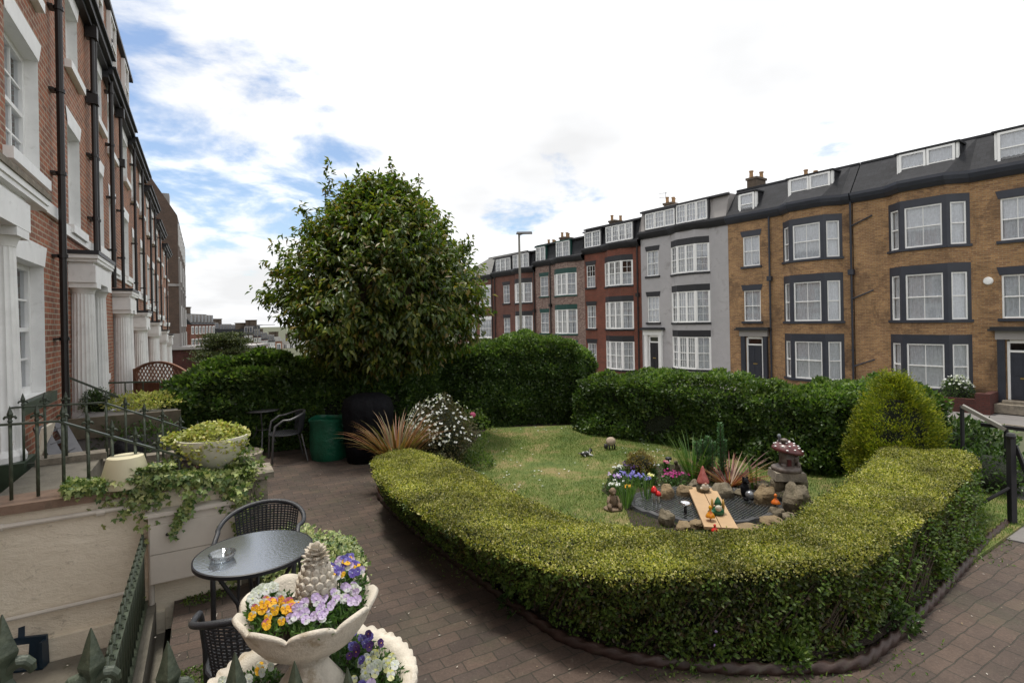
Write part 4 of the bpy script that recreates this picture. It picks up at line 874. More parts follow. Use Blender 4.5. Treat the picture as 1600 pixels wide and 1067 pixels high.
wv = To-Ti; wv[:, 2] = 0; wv = unit(wv)
for i in range(NS-1):
    def ring(j): return [Bo[j]-wv[j]*.13-ho, To[j]-wv[j]*.075-dz*1.5-ho, (To[j]*.85+Ti[j]*.15)-dz-ho, (To[j]*.15+Ti[j]*.85)-dz-ho, Ti[j]+wv[j]*.05-dz*1.5-ho, Bi[j]+wv[j]*.05-ho]
    A, B = ring(i), ring(i+1)
    for j in range(5): c.face([A[j], A[j+1], B[j+1], B[j]])
    if i == 0: c.face(A)
    if i == NS-2: c.face(B[::-1])
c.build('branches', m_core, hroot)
c = MB()
for k in range(150):
    a = rng.uniform(.02, .98); i = int(a*(NS-1)); p = Bo[i]-wv[i]*.04; q = To[i]-wv[i]*.02; e = Vector(p)+(Vector(q)-Vector(p))*rng.uniform(.4, .9)+Vector((rng.uniform(-.12, .12), 0, 0))
    pm_ = (Vector(p)+e)/2 + Vector((rng.uniform(-.04, .04), -.02, 0)); hv_ = Vector(ho); c.tube([Vector(p)-hv_, pm_-hv_, e-hv_], [.006, .005, .002], 5)
c.build('stems', m_twig, hroot)
# rope-top edging along the hedge foot
m_edge = mat('brown_glazed_edging', (0.032, 0.016, 0.012), 0.55, .35, 8, .5, 30, dirt=(0.05, 0.05, 0.03), ds=6)
El = [gp(u, v, 0) for u, v in ((592, 778), (618, 806), (650, 834), (700, 872), (770, 925), (830, 970), (880, 1003), (940, 1022), (1000, 1036), (1150, 1052), (1300, 1050), (1350, 1040), (1400, 1000), (1450, 950), (1500, 895), (1545, 845), (1575, 820))]
E = resample(El, 420)
for _ in range(4): E[1:-1] = (E[:-2]+E[1:-1]*2+E[2:])/4
V_ = []; n = 12; e0 = E[0].copy()
for i, p in enumerate(E):
    d = unit((E[min(i+1, len(E)-1)]-E[max(i-1, 0)])[None])[0]; s1 = np.array([-d[1], d[0], 0])
    for j in range(n):
        a = 2*math.pi*j/n; rr = .027*(1+.26*math.cos(3*(a)+i*1.0)); V_.append(p-e0+s1*math.cos(a)*rr+np.array([0, 0, .024+math.sin(a)*rr*1.3]))
F_ = np.array([(i*n+j, i*n+(j+1) % n, (i+1)*n+(j+1) % n, (i+1)*n+j) for i in range(len(E)-1) for j in range(n)])
eo = put('edging', npmesh('edging', np.array(V_), F_, m_edge, smooth=True), loc=tuple(e0)); tag(eo, 'dark brown rope top garden edging along the foot of the low hedge', 'edging')
# grass blades and daisies
n = 150000; P = np.stack([rng.uniform(-1.3, 5.9, n), rng.uniform(3.5, 10.6, n), np.full(n, .028)], 1); P = P[inpoly(P, lawn_poly)]
keep = vnoise(P, 2.2, 3)+.4*rng.normal(size=len(P)) > -.35; P = P[keep]; n = len(P)
m_blade = leafmat('grass_blade', [(0.075, 0.15, 0.022), (0.10, 0.19, 0.030), (0.15, 0.22, 0.045), (0.25, 0.24, 0.09)], .6, .3, nsc=1.6, nvar=.3)
tag(leaves('grass', P, unit(rnd3(n)*.45+np.array([0, 0, 1])), rnd3(n), .028*rng.uniform(.5, 1.5, n), .006, m_blade), 'short patchy grass of the lawn', 'grass', kind='stuff')
n = 260; P = np.stack([rng.uniform(-.6, 3.6, n), rng.uniform(5, 10.3, n), np.full(n, .05)], 1); P = P[inpoly(P, lawn_poly)]; k = (vnoise(P, 1.7, 9) > -.1) & (P[:, 1] > 5.2); P = P[k]; n = len(P)
tag(leaves('daisies', P, unit(rnd3(n)*np.array([1, 1, .1])), np.tile([0, 0, 1.], (n, 1)), .028, .028, m_petal_w, fold=0.0), 'tiny white daisies and fallen petals on the lawn', 'daisies', kind='stuff')
# ------------------------------------------------------------------ cherry tree
tx, ty = -2.62, 9.35; root = empty('cherry_tree', (tx, ty, 0), 0, 'round bushy tree with drooping bronze green leaves rising behind the patio', 'tree')
b = MB(); ends = []
b.tube([(0, 0, 0), (.03, 0, .5), (.0, .02, 1.0), (-.05, .02, 1.35)], [.10, .085, .08, .07], 10)
for k in range(9):
    a = k*2*math.pi/9+.3; q = Vector((math.cos(a), math.sin(a)*.9, 0)); z1 = rng.uniform(2.4, 4.2); rr = rng.uniform(.7, 1.5)
    b.tube([(-.03*math.cos(a), 0, .9+.05*k), q*rr*.35+Vector((.1, 0, 1.7)), q*rr*.8+Vector((.15, 0, z1*.75)), q*rr+Vector((.2, 0, z1))], [.045, .035, .022, .008], 6)
b.blob((.36, 0, 2.5), (.80, .72, .80), 18, 12, .2, seed=12); b.build('trunk', m_twig, root, smooth=True)
def crown_r(zr):  # zr 0 bottom..1 top -> radius
    xs = [0, .08, .2, .34, .5, .65, .78, .9, 1.0]; ys = [.70, 1.40, 1.82, 1.98, 1.86, 1.58, 1.24, .86, .40]; return np.interp(zr, xs, ys)
nc = 2500; zr = rng.uniform(0, 1, nc)**.9; aa = rng.uniform(0, 2*math.pi, nc); rad = crown_r(zr)*np.sqrt(rng.uniform(.10, 1.0, nc))*.95; rad *= 1+.09*np.sin(3*aa+zr*7)+.07*np.sin(5*aa-zr*9+1); rad *= .79; rad *= 1+.10*np.sin(9*aa+14*zr)*np.sin(17*zr+3*aa)
C_ = np.stack([np.cos(aa)*rad+.36, np.sin(aa)*rad*.95, 1.55+zr*2.72], 1); outd = unit(C_-np.array([.36, 0, 2.7]))
PP, DD, NN = [], [], []
K = 19
for k in range(K):
    tw = unit(outd+rnd3(nc)*.45+np.array([0, 0, .25])); off_ = (k/K)*.40
    p = C_+(unit(outd+np.array([0, 0, .15])))*off_+rnd3(nc)*.085
    sd_ = rnd3(nc); d = unit(outd*.45+sd_*.75+np.array([0, 0, -.55])); PP.append(p); DD.append(d); NN.append(unit(outd*.6+np.array([0, 0, .9])+rnd3(nc)*.35))
# upright shoots
for (u, v, Y, l) in ((512, 250, 9.3, .75), (508, 290, 9.2, .6), (562, 262, 9.5, .65), (600, 275, 9.2, .4), (612, 252, 9.6, .65), (655, 275, 9.4, .7), (470, 318, 9.4, .4), (700, 335, 9.3, .4), (425, 380, 9.3, .4), (735, 375, 9.4, .35), (412, 462, 9.2, .45), (425, 425, 9.2, .3), (757, 455, 9.3, .3), (540, 285, 9.0, .3), (640, 292, 9.3, .3), (440, 500, 9.2, .3), (748, 500, 9.3, .3)):
    e = np.array(at(u, v, Y))-np.array([tx, ty, 0]); c0 = np.array([.22+(e[0]-.22)*.55, e[1]*.4, 2.6 if e[2] > 3.4 else e[2]-.2]); dirn = unit((e-c0)[None])[0]
    for k in range(64):
        q = e-dirn*l*1.3*(k/64.); PP.append((q+rng.normal(size=3)*(.025+.05*k/64.))[None]); sd_ = rnd3(1); DD.append(unit(dirn*.35+sd_*.8+np.array([[0, 0, -.35]]))); NN.append(unit(np.array([[0, 0, 1.]])+rnd3(1)*.3))
P, D, Nn = np.concatenate(PP), np.concatenate(DD), np.concatenate(NN); n = len(P)
leaves('crown', P, D, Nn, .118*rng.uniform(.65, 1.2, n), .054*rng.uniform(.8, 1.2, n), m_lf_cherry, root, fold=.22, droop=.2)
# ------------------------------------------------------------------ golden conifer and shrubs on the right
cp = at(1402, 720, 6.2); root = empty('conifer', (cp.x, cp.y, 0), 0, 'golden green bushy conifer at the end of the middle hedge', 'tree')
PP, DD = [], []
for k in range(900):
    zr = rng.uniform(0, 1)**.85; a = rng.uniform(0, 6.283); rr = np.interp(zr, [0, .2, .5, .8, 1], [.34, .42, .39, .26, .06])*(1+.12*math.sin(3*a+6*zr)+.14*math.sin(7*a+9*zr)*math.sin(11*zr+2*a)); sx = .0
    if zr > .55 and rng.uniform() < .35: sx = .20; rr *= .7; zr *= .82
    c = np.array([math.cos(a)*rr+sx-.03, math.sin(a)*rr, .12+zr*1.27]); o_ = unit(np.array([[math.cos(a), math.sin(a), .9]]))[0]
    m = 42; t_ = rng.uniform(-.10, .05, (m, 1)); q = c+o_*t_+rng.normal(size=(m, 3))*np.array([.026, .026, .030]); PP.append(q); DD.append(unit(o_+rng.normal(size=(m, 3))*.35))
P, D = np.concatenate(PP), np.concatenate(DD); n = len(P); leaves('crown', P, D, rnd3(n), .034, .013, m_lf_gold, root)
b = MB(); b.blob((0.02, 0, .60), (.29, .29, .50), 16, 10, .08, seed=4); b.tube([(0, 0, 0), (0, 0, .3)], .05, 8); b.build('trunk', m_core, root, smooth=True)
p = at(1500, 705, 6.95); shrub('shrub', 'broad leaved green shrub right of the golden conifer beside the gate', 'shrub', (p.x, p.y, .32), (.55, .5, .40), 2600, .085, m_lf_rhodo)
p = at(1545, 735, 6.3); shrub('shrub', 'low dark leafy shrub under the handrail by the gate', 'shrub', (p.x, p.y, .22), (.55, .5, .28), 1800, .06, m_lf_dark)
p = at(1470, 880, 4.35); 
for k, (u, v, r_, lb) in enumerate(((1490, 850, .26, 'green weedy ground plant on the right edging near the gate'), (1440, 905, .20, 'dark leafy weed spilling over the edging at the hedge corner'), (1400, 985, .16, 'broad leaved weed at the bottom right foot of the low hedge'), (1090, 1035, .20, 'purple flowered trailing plant over the edging in front of the low hedge'), (810, 955, .13, 'round leaved weed at the left foot of the low hedge'), (1235, 1045, .12, 'small fern like weed beside the purple flowered trailing plant'))):
    g_ = gp(u, v, 0); s = shrub('ground_plant', lb, 'plant', (g_.x, g_.y, .07), (r_, r_*.6, .10), 420 if k != 4 else 60, .045 if k != 4 else .10, m_lf_rhodo if k in (2, 4) else m_lf_mid, core=False)
    if k == 3: d = rnd3(9); leaves('flowers', d*np.array([r_, r_*.6, .08])+np.array([0, 0, .15]), rnd3(9), rnd3(9), .022, .022, m_petal_p, s)
# gate, handrails
g0 = gp(1582, 822, 0); mb = MB()
mb.box(-.026, .026, -.026, .026, 0, .86); mb.lathe([(.001, .92), (.03, .91), (.042, .885), (.036, .86)], 12)
root = empty('gate_post', g0, 0, 'black square metal gate post at the right edge of the patio', 'post'); mb.build('post', m_black, root)
mb = MB(); a = at(1578, 762, g0.y); e = at(1520, 793, g0.y+.15); mb.tube([a-g0, e-g0], .016, 6); a = at(1586, 695, g0.y); e = at(1606, 745, g0.y-.1); mb.beam(a-g0, e-g0, .02, .035); mb.build('brace', m_black, root)
h0 = at(1503, 634, 6.5); h1 = at(1572, 671, 6.2); r0_ = Vector((h0.x, h0.y, 0)); root = empty('handrail', r0_, 0, 'sloping handrail descending the garden steps to the street beside the red wall', 'handrail')
mb = MB(); mb.beam(h0-r0_, h1-r0_, .08, .04); mb.build('rail', m_lampost, root)
mb = MB(); f1 = at(1533, 663, 6.4); f2 = at(1610, 672, 6.0); mb.beam(f1-r0_, f2-r0_, .035, .04)
for q in (h0, h1): mb.tube([(q-r0_), (q.x-r0_.x, q.y-r0_.y, -.1)], .022, 8)
mb.tube([f2-r0_, (f2.x-r0_.x, f2.y-r0_.y, -.1)], .022, 8); mb.build('posts', m_black, root)
mb = MB(); q = [gp(1548, 838, 0), gp(1700, 870, 0), gp(1650, 740, 0), gp(1548, 770, 0)]; mb.prism([(v_.x, v_.y) for v_ in q], -.1, .012)
tag(mb.build('path', m_conc2), 'pale paved path beyond the gate post', 'path', kind='structure')
# white flowered shrub, phormium, rose
p = at(690, 662, 7.55); s = shrub('shrub', 'white daisy flowered shrub behind the left end of the low hedge', 'shrub', (p.x, p.y, .52), (.48, .45, .50), 6000, .045, m_lf_grey)
n = 330; d = rnd3(n); d[:, 2] = np.abs(d[:, 2])*.95-.10; d[:, 0] -= .25; d[:, 1] -= .35; d = unit(d); P = d*np.array([.50, .47, .53])*rng.uniform(.95, 1.08, (n, 1))+np.array([0, 0, .5]); P = P[rng.uniform(size=n) < np.clip(1-P[:, 0]*1.4, .15, 1)]; n = len(P)
for k in range(2): leaves('flowers', P, unit(rnd3(n)), unit(P*np.array([1, 1, .5])), .032, .034, m_petal_w, s, fold=.05)
p = at(738, 650, 8.1); s = shrub('rose_bush', 'small rose bush with one pink bloom in front of the tall hedge', 'shrub', (p.x, p.y, .40), (.28, .28, .42), 700, .05, m_lf_mid, core=False)
b = MB(); b.blob((.02, -.2, .74), .042, 10, 6, .2, seed=2); b.blob((-.12, -.22, .62), .025, 8, 5, .2, seed=5); b.build('bloom', m_petal_k, s, smooth=True)
p = at(745, 695, 7.6); shrub('border_plant', 'low bright green border plant at the left edge of the lawn', 'plant', (p.x, p.y, .10), (.26, .25, .14), 700, .05, m_lf_mid, core=False)
def strap_plant(name, label, loc, n, Lr, W_, spread, m_, up=.75, seg=7, cat='plant', droop=.9, arc=(0, 2*math.pi)):
    V_, F_ = [], []
    for k in range(n):
        a = rng.uniform(*arc); ln = Lr*rng.uniform(.6, 1.1); e = rng.uniform(up*.6, 1.25*up); q = Vector((math.cos(a)*.04, math.sin(a)*.04, 0)); d = Vector((math.cos(a)*spread, math.sin(a)*spread, e)).normalized(); sd_ = Vector((-math.sin(a), math.cos(a), 0)); tw = rng.uniform(-.4, .4)
        b0_ = len(V_)
        for j in range(seg+1):
            f = j/seg; ww = W_*(1-f**2.2)*(0.6+.4*min(1, f*4))+.0008; s1 = (sd_*math.cos(tw)+Vector((0, 0, 1))*math.sin(tw)*.5)
            V_ += [tuple(q-s1*ww/2), tuple(q+Vector((0, 0, -ww*.25))), tuple(q+s1*ww/2)]
            q = q+d*ln/seg; d = (d+Vector((0, 0, -droop*f*.36))).normalized()
            if q.z < .02: q.z = .02
        for j in range(seg):
            o_ = b0_+3*j; F_ += [(o_, o_+1, o_+4, o_+3), (o_+1, o_+2, o_+5, o_+4)]
    me = npmesh('leaves', np.array(V_), np.array(F_), m_); root = empty(name, loc, 0, label, cat); put('leaves', me, root); return root
m_bronze = leafmat('bronze_strap_leaf', [(0.22, 0.080, 0.035), (0.13, 0.075, 0.030), (0.30, 0.130, 0.060), (0.10, 0.09, 0.03), (0.24, 0.12, 0.05), (0.12, 0.11, 0.035)], .45, .3, nvar=.2)
m_redstrap = leafmat('red_strap_leaf', [(0.16, 0.035, 0.030), (0.24, 0.08, 0.05), (0.34, 0.22, 0.13)], .45, .3)
m_greenstrap = leafmat('green_strap_leaf', [(0.05, 0.12, 0.025), (0.09, 0.18, 0.035), (0.13, 0.22, 0.05)], .45, .3)
pp_ = gp(600, 776, 0); root = empty('terracotta_pot', (pp_.x+.03, pp_.y+.12, 0), 0, 'terracotta pot at the left end of the low hedge', 'pot'); b = MB(); b.lathe([(.12, 0), (.165, .26), (.18, .27), (.18, .33), (.155, .33), (.15, .29), (.001, .29)], 24); b.build('pot', m_terra, root, smooth=True, auto=40)
strap_plant('phormium', 'bronze orange spiky strap leaved plant at the left end of the low hedge', (pp_.x+.10, pp_.y+.28, .26), 210, .84, .024, .75, m_bronze, up=1.15, droop=1.05)
# BBQ and composter
p = gp(572, 722, 0); root = empty('covered_barbecue', (p.x, p.y+.15, 0), R(15), 'barbecue under a black rain cover beneath the tree', 'barbecue')
b = MB(); b.lathe([(.27, 0), (.30, .3), (.32, .7), (.33, .82), (.29, .95), (.18, 1.02), (.001, 1.03)], 26, fn=lambda a, i, r, z: (r*(1.18 if abs(math.cos(a)) > .5 else 1.0)*(1+.035*math.sin(9*a+i)), z)); b.build('cover', m_cover, root, smooth=True)
p = gp(508, 720, 0); root = empty('garden_sack', (p.x, p.y+.2, 0), 0, 'round green woven garden waste sack on the patio by the tree', 'garden sack')
b = MB(); b.lathe([(.26, 0), (.285, .1), (.29, .35), (.285, .56), (.30, .60), (.305, .63), (.28, .64), (.26, .60), (.001, .585)], 40, fn=lambda a, i, r, z: (r*(1+.018*math.sin(7*a+i*1.4)+.012*math.sin(17*a-i)), z+.012*math.sin(3*a)*(z > .3))); b.build('sack', m_plasticgreen, root, smooth=True, auto=60)
b = MB(); b.tube([(.24, -.15, .60), (.32, -.2, .45), (.27, -.2, .30), (.285, -.05, .55)], .008, 6); b.build('handle', m_plasticgreen, root)
# ------------------------------------------------------------------ furniture
def weave(b, rows, mi=0):
    """rows: list of polylines (grid) -> crossing strips with gaps"""
    nr, nc_ = len(rows), len(rows[0])
    for i in range(nr): b.tube(rows[i], .0022, 4, mi)
    for j in range(nc_): b.tube([rows[i][j] for i in range(nr)], .0022, 4, mi)
def bistro_chair(loc, rz, label, m_=m_chair, mw=None, dense=True):
    root = empty('bistro_chair', loc, rz, label, 'chair', 'bistro chairs'); mw = mw or m_
    f = MB()   # arm and back rail: one hoop, front is -y
    hoop = []
    for k in range(25):
        a = -math.pi*.12+(math.pi*1.24)*k/24; hoop.append((.285*math.cos(a), .25*math.sin(a)+.02, .66+.09*max(0, math.sin(a))))
    f.tube([(.25, -.24, 0), (.255, -.22, .40), (.27, -.19, .58)]+hoop+[(-.27, -.19, .58), (-.255, -.22, .40), (-.25, -.24, 0)], .0165, 8); f.build('hoop_frame', m_, root, smooth=True)
    s_ = MB(); seat = [(.23*math.cos(2*math.pi*k/24), .23*math.sin(2*math.pi*k/24)-.02, .42) for k in range(24)]; s_.tube(seat, .012, 6, closed=True)
    nl = 17
    for k in range(nl):
        q = -.21+.42*k/(nl-1); h_ = math.sqrt(max(.001, .225**2-q*q))
        s_.beam((q, -h_-.02, .422), (q, h_-.02, .422), .011, .003); s_.beam((-h_, q-.02, .426), (h_, q-.02, .426), .011, .003)
    s_.build('seat', mw, root)
    b_ = MB(); rows = []
    for i in range(17):
        z_ = .44+.0175*i; row = []
        for k in range(19):
            a = R(38)+R(104)*k/18; r_ = .235+.045*(i/16); row.append((r_*1.02*math.cos(a), r_*math.sin(a)+.0, z_+.0))
        rows.append(row)
    for i, row in enumerate(rows): b_.tube(row, .0055, 5)
    for k in range(19): b_.tube([rows[i][k] for i in range(17)], .0055, 4)
    b_.build('backrest', mw, root)
    for sx in (-1, 1):
        l = MB(); l.tube([(sx*.20, .19, .42), (sx*.24, .27, 0)], .011, 6); l.build('leg', m_, root)
    return root
def bistro_table(loc, label, r_=.33, m_=m_black, mt=None):
    root = empty('bistro_table', loc, R(20), label, 'table', 'round bistro tables')
    t = MB(); t.lathe([(r_-.02, .700), (r_, .702), (r_, .722), (r_-.008, .726), (r_-.010, .712)], 56); t.build('table_rim', m_, root, smooth=True, auto=40)
    g_ = MB(); g_.lathe([(r_-.009, .715), (r_-.009, .724), (.001, .724)], 56); g_.build('glass_top', mt, root)
    for k in range(4):
        a = k*math.pi/2; c, s_ = math.cos(a), math.sin(a); l = MB(); l.tube([(c*.26, s_*.26, .70), (c*.10, s_*.10, .42), (c*.09, s_*.09, .36), (c*.27, s_*.27, 0)], .012, 7); l.build('leg', m_, root)
    k = MB(); k.tube([(.09*math.cos(q*.524), .09*math.sin(q*.524), .38) for q in range(12)], .008, 6, closed=True); k.build('leg_ring', m_, root)
    return root
m_gtop, nt, bs = base('rippled_dark_glass'); ob = nt.nodes.new('ShaderNodeTexCoord').outputs['Object']; bs.inputs['Base Color'].default_value = (0.33, 0.35, 0.38, 1); bs.inputs['Roughness'].default_value = .12; bs.inputs['Metallic'].default_value = .85
bump(nt, bs, noise(nt, ob, 55, 3, .6), .5, .002)
tp = at(398, 862, 3.26); tabl = bistro_table((tp.x, tp.y, 0), 'round bistro table with rippled dark glass top beside the white wall', .335, m_black, m_gtop)
bistro_chair((-1.84, 3.84, 0), R(12), 'charcoal woven bistro chair behind the glass topped table near the ivy'  )
bistro_chair((-1.33, 2.72, 0), R(205), 'charcoal woven bistro chair in front of the glass topped table by the stone planter')
q = at(350, 868, 3.15); root = empty('ashtray', (q.x-.01, q.y, .7265), 0, 'clear glass ashtray on the left of the glass topped table', 'ashtray')
b = MB(); b.lathe([(.06, 0), (.075, .035), (.070, .035), (.056, .008), (.001, .008)], 24); m_clear = glassmat('clear_glass', (.9, .93, .95), .18); b.build('dish', m_clear, root, smooth=True)
q = gp(442, 722, 0); bistro_chair((q.x, q.y+.15, 0), R(-60), 'grey framed bistro chair at the back of the patio beside the green sack', m_grey_metal, m_chair)
q = gp(400, 712, 0); bistro_table((q.x, q.y+.25, 0), 'small grey round table at the back of the patio behind the bowl planter', .30, m_grey_metal, m_grey_metal)
# ------------------------------------------------------------------ neighbour's steps, walls and railings (t/b frame)
TW, BW = 3.82, 1.50
def fr(root=None): return Matrix.Rotation(AL, 4, 'Z')
# local frame of these: x = along t, y = into wall -> out is -y ; placed at tb(t,b)
def tbroot(name, t, b, z, label, cat, group=None): return empty(name, tb(t, b, z), AL, label, cat, group)
wr = tbroot('side_wall', TW, 0, -.2, 'off white flaking painted side wall of the neighbour steps with a pipe on it', 'wall')
b = MB(); b.box(-.0, .24, -2.02, -.02, 0, 1.06, 0); b.box(-.04, .0, -1.5, -.02, .0, .16, 0)
b.build('painted_wall', m_wallw, wr)
b = MB(); b.box(-.05, .28, -1.55, -.02, 1.062, 1.12, 0, .006); b.build('coping', m_sand, wr)
b = MB(); b.tube([(-.035, -.02, .98), (-.035, -1.38, .985)], .018, 8); b.tube([(-.035, -.02, .35), (-.035, -1.38, .36)], .015, 8)
for yy in (-.55, -1.1): b.tube([(-.035, yy, .98), (-.035, yy-.05, .98)], .026, 8)
b.tube([(-.035, -1.42, .1), (-.035, -1.42, 1.0)], .02, 8); b.build('pipe', m_panel, wr)
# steps
st = tbroot('garden_steps', TW+.25, 0, 0, 'mossy stone steps rising to the nearest fluted porch', 'steps')
b = MB(); b.box(0, 1.55, -.9, -.60, 0, .84, 0); b.box(0, 1.55, -.62, -.40, 0, .838, 0)
for k in range(4): b.box(0, 1.55, -1.2-.3*k+.0, -.9-.3*k-.002, 0, .64-.2*k if .64-.2*k > 0 else .04, 0)
b.build('treads', m_concrete, st)
b = MB(); b.box(1.36, 1.56, -.95, -.42, .842, .90); b.box(1.56, 1.70, -2.0, -.42, 0, .78); b.build('side_kerb', m_stone, st)
def finial(b, p, s_=1.0):
    p = Vector(p); b.M = Matrix.Translation(p)@Matrix.Scale(s_, 4); b.lathe([(.012, 0), (.020, .010), (.013, .024), (.014, .050), (.021, .066), (.022, .072), (.015, .094), (.008, .120), (.001, .142)], 4)
    for a in (0, math.pi): c_ = math.cos(a); b.tube([(0, 0, .028), (0, c_*.010, .044), (0, c_*.020, .051), (0, c_*.030, .049), (0, c_*.037, .041), (0, c_*.039, .032), (0, c_*.036, .026)], [.007, .009, .011, .0105, .0095, .007, .003], 12)
    b.M = None
def railing(name, label, t, pts, n, fs, h, r_=.011, lower=None, group='spear topped railings beside steps'):
    """pts: list of (b, ztop) ; bars run down h (or to given)"""
    z0 = min(z_ for _, z_ in pts)-h; root = tbroot(name, t, pts[0][0], z0, label, 'railing', group); b0_ = pts[0][0]
    L3 = [Vector((0, -(q-b0_), z_-z0)) for q, z_ in pts]
    b = MB(); [b.beam(L3[i], L3[i+1], .034, .014) for i in range(len(L3)-1)]
    if lower: [b.beam(L3[i]-Vector((0, 0, lower)), L3[i+1]-Vector((0, 0, lower)), .03, .012) for i in range(len(L3)-1)]
    b.build('rail', m_iron, root)
    bs_ = [p_[0] for p_ in pts]; zs = [p_[1] for p_ in pts]
    bar = MB(); fi = MB(); bl = bs_[0]+.03; step = (bs_[-1]-bs_[0]-.06)/(n-1)
    for k in range(n):
        q = bl+step*k; zt_ = float(np.interp(q, bs_, zs))-z0; hb = h(q) if callable(h) else h
        o_ = MB(); o_.tube([(0, 0, -hb), (0, 0, .012)], r_, 8); oo = o_.build('bar', m_iron, root, smooth=True, loc=(0, -(q-b0_), zt_))
        f_ = MB(); finial(f_, (0, 0, .012), fs); f_.build('spear_finial', m_iron, oo)
    return root
railing('railing', 'nearer spear topped railing down the neighbour steps above the painted wall', TW+.12, [(0.15, 1.46), (.87, 1.44), (1.78, 1.0)], 12, .82, .56)
railing('railing', 'farther spear topped railing down the neighbour steps in front of the ladder', TW+1.66, [(0.15, 1.40), (.93, 1.38), (1.90, .90)], 12, .82, .58, lower=.53)
# area railing running away from the camera, low with twisted top
ar = tbroot('railing', .35, 1.375, 0, 'long flat topped green railing between the sunken area and the patio', 'railing')
b = MB(); b.box(0, 3.42, -.026, .026, .50, .512); b.box(0, 3.42, -.025, .025, .06, .075)
b.build('rail', m_iron, ar)
b = MB(); b.box(0, 3.45, -.07, .09, -.3, .03); b.build('kerb', m_concrete, ar)
for k in range(33):
    x = .05+k*.104; o_ = MB(); o_.tube([(0, 0, 0), (0, 0, .58)], .009, 8); o_.tube([(0, 0, .58), (0, 0, .60)], [.009, .002], 8); o_.build('bar', m_iron, ar, loc=(x, 0, .0), smooth=True)
# curled weeds / lichen clumps on the rail as scroll ornaments
b = MB()
for k in range(34):
    x = .03+k*.1015; b.tube([(x, 0, .515), (x+.02, .014, .532), (x+.04, .0, .54), (x+.05, -.014, .528), (x+.035, -.018, .515)], .0055, 5)
b.build('scrollwork', m_iron, ar)
# own step railing right in front of the camera
orr = tbroot('railing', .24, 1.40, .0, 'large spear finials of the nearest step railing along the bottom of the view', 'railing')
tips = [(3, 957), (142, 978), (262, 999), (367, 1016), (460, 1030), (543, 1041)]
inv = (Matrix.Translation(tb(.24, 1.40, 0)) @ Matrix.Rotation(AL, 4, 'Z')).inverted(); base_ = []
for k, (u, v) in enumerate(tips):
    Z_ = 2.55*830/(2230-u); q = inv @ at(u, v, Z_); base_.append(q)
b = MB(); b.beam(base_[0]+Vector((0, .12, -.10)), base_[-1]+Vector((0, -.12, -.20)), .036, .014); b.build('rail', m_iron, orr)
for k, q in enumerate(base_):
    o_ = MB(); o_.tube([(0, 0, -.9), (0, 0, -.13)], .011, 8); oo = o_.build('bar', m_iron, orr, loc=q, smooth=True); f_ = MB(); f_.M = None; finial(f_, (0, 0, -.145), 1.0); f_.build('spear_finial', m_iron, oo)
# pier and white box
pr_ = tbroot('stone_pier', TW+.02, 1.62, 0, 'stone pier under ivy at the foot of the neighbour steps carrying the bowl', 'pier')
b = MB(); b.box(0, .30, -.62, .0, 0, .83, 0, .01); b.build('pier', m_stone, pr_)
b = MB(); b.box(-.02, .34, -.66, -.02+.02, .831, .88); b.build('cap', m_stone, pr_)
wb = tbroot('wall_cabinet', TW-.10, 1.41, .20, 'off white hinged box fixed to the ivy covered pier', 'cabinet')
b = MB(); b.box(0, .098, -.62, 0, 0, .50); b.build('body', m_panel, wb)
b = MB(); b.box(-.018, -.001, -.61, -.01, .01, .22); b.box(-.018, -.001, -.61, -.01, .225, .44); b.box(-.03, .10, -.64, .02, .502, .53); b.build('door', m_panel, wb)
b = MB(); b.M = Matrix.Translation((-.019, -.12, .36)) @ Matrix.Rotation(R(-90), 4, 'Y'); b.lathe([(.012, 0), (.012, .006), (.006, .008), (.001, .004)], 10); b.build('lock', m_black, wb)
# ivy
def ivy(name, label, pts_fn, n, ls):
    P, on = pts_fn(n); c0 = P.mean(0); c0[2] = P[:, 2].min(); root = empty(name, tuple(c0), 0, label, 'ivy')
    m = len(P); D = unit(rnd3(m)*.7+on*.4+np.array([0, 0, -.25])); L_ = ls*rng.uniform(.55, 1.25, m)
    # five-point leaf: three overlapping blades
    Vs, Fs, o_ = [], [], 0
    Nn = unit(on*1.1+rnd3(m)*.5+np.array([0, 0, .3])); S = unit(np.cross(D, Nn))
    for k, (a, s_) in enumerate(((0, 1.0), (.95, .72), (-.95, .72))):
        d = D*math.cos(a)+S*math.sin(a); V_, F_ = leaf_arrays(P-c0, d, Nn, L_*s_, L_*.55*s_, .1); Vs.append(V_.reshape(m, 4, 3)); 
    V_ = np.concatenate(Vs, 1).reshape(-1, 3); bI = np.arange(m)[:, None]*12
    # weld the three blades through the shared base vertex so a leaf is one island
    F_ = np.concatenate([bI+np.array(q) for q in ((0, 2, 1), (0, 3, 2), (0, 6, 5), (0, 7, 6), (0, 10, 9), (0, 11, 10))], 1).reshape(-1, 3)
    put('leaves', npmesh('leaves', V_, F_, m_lf_ivy), root); return root
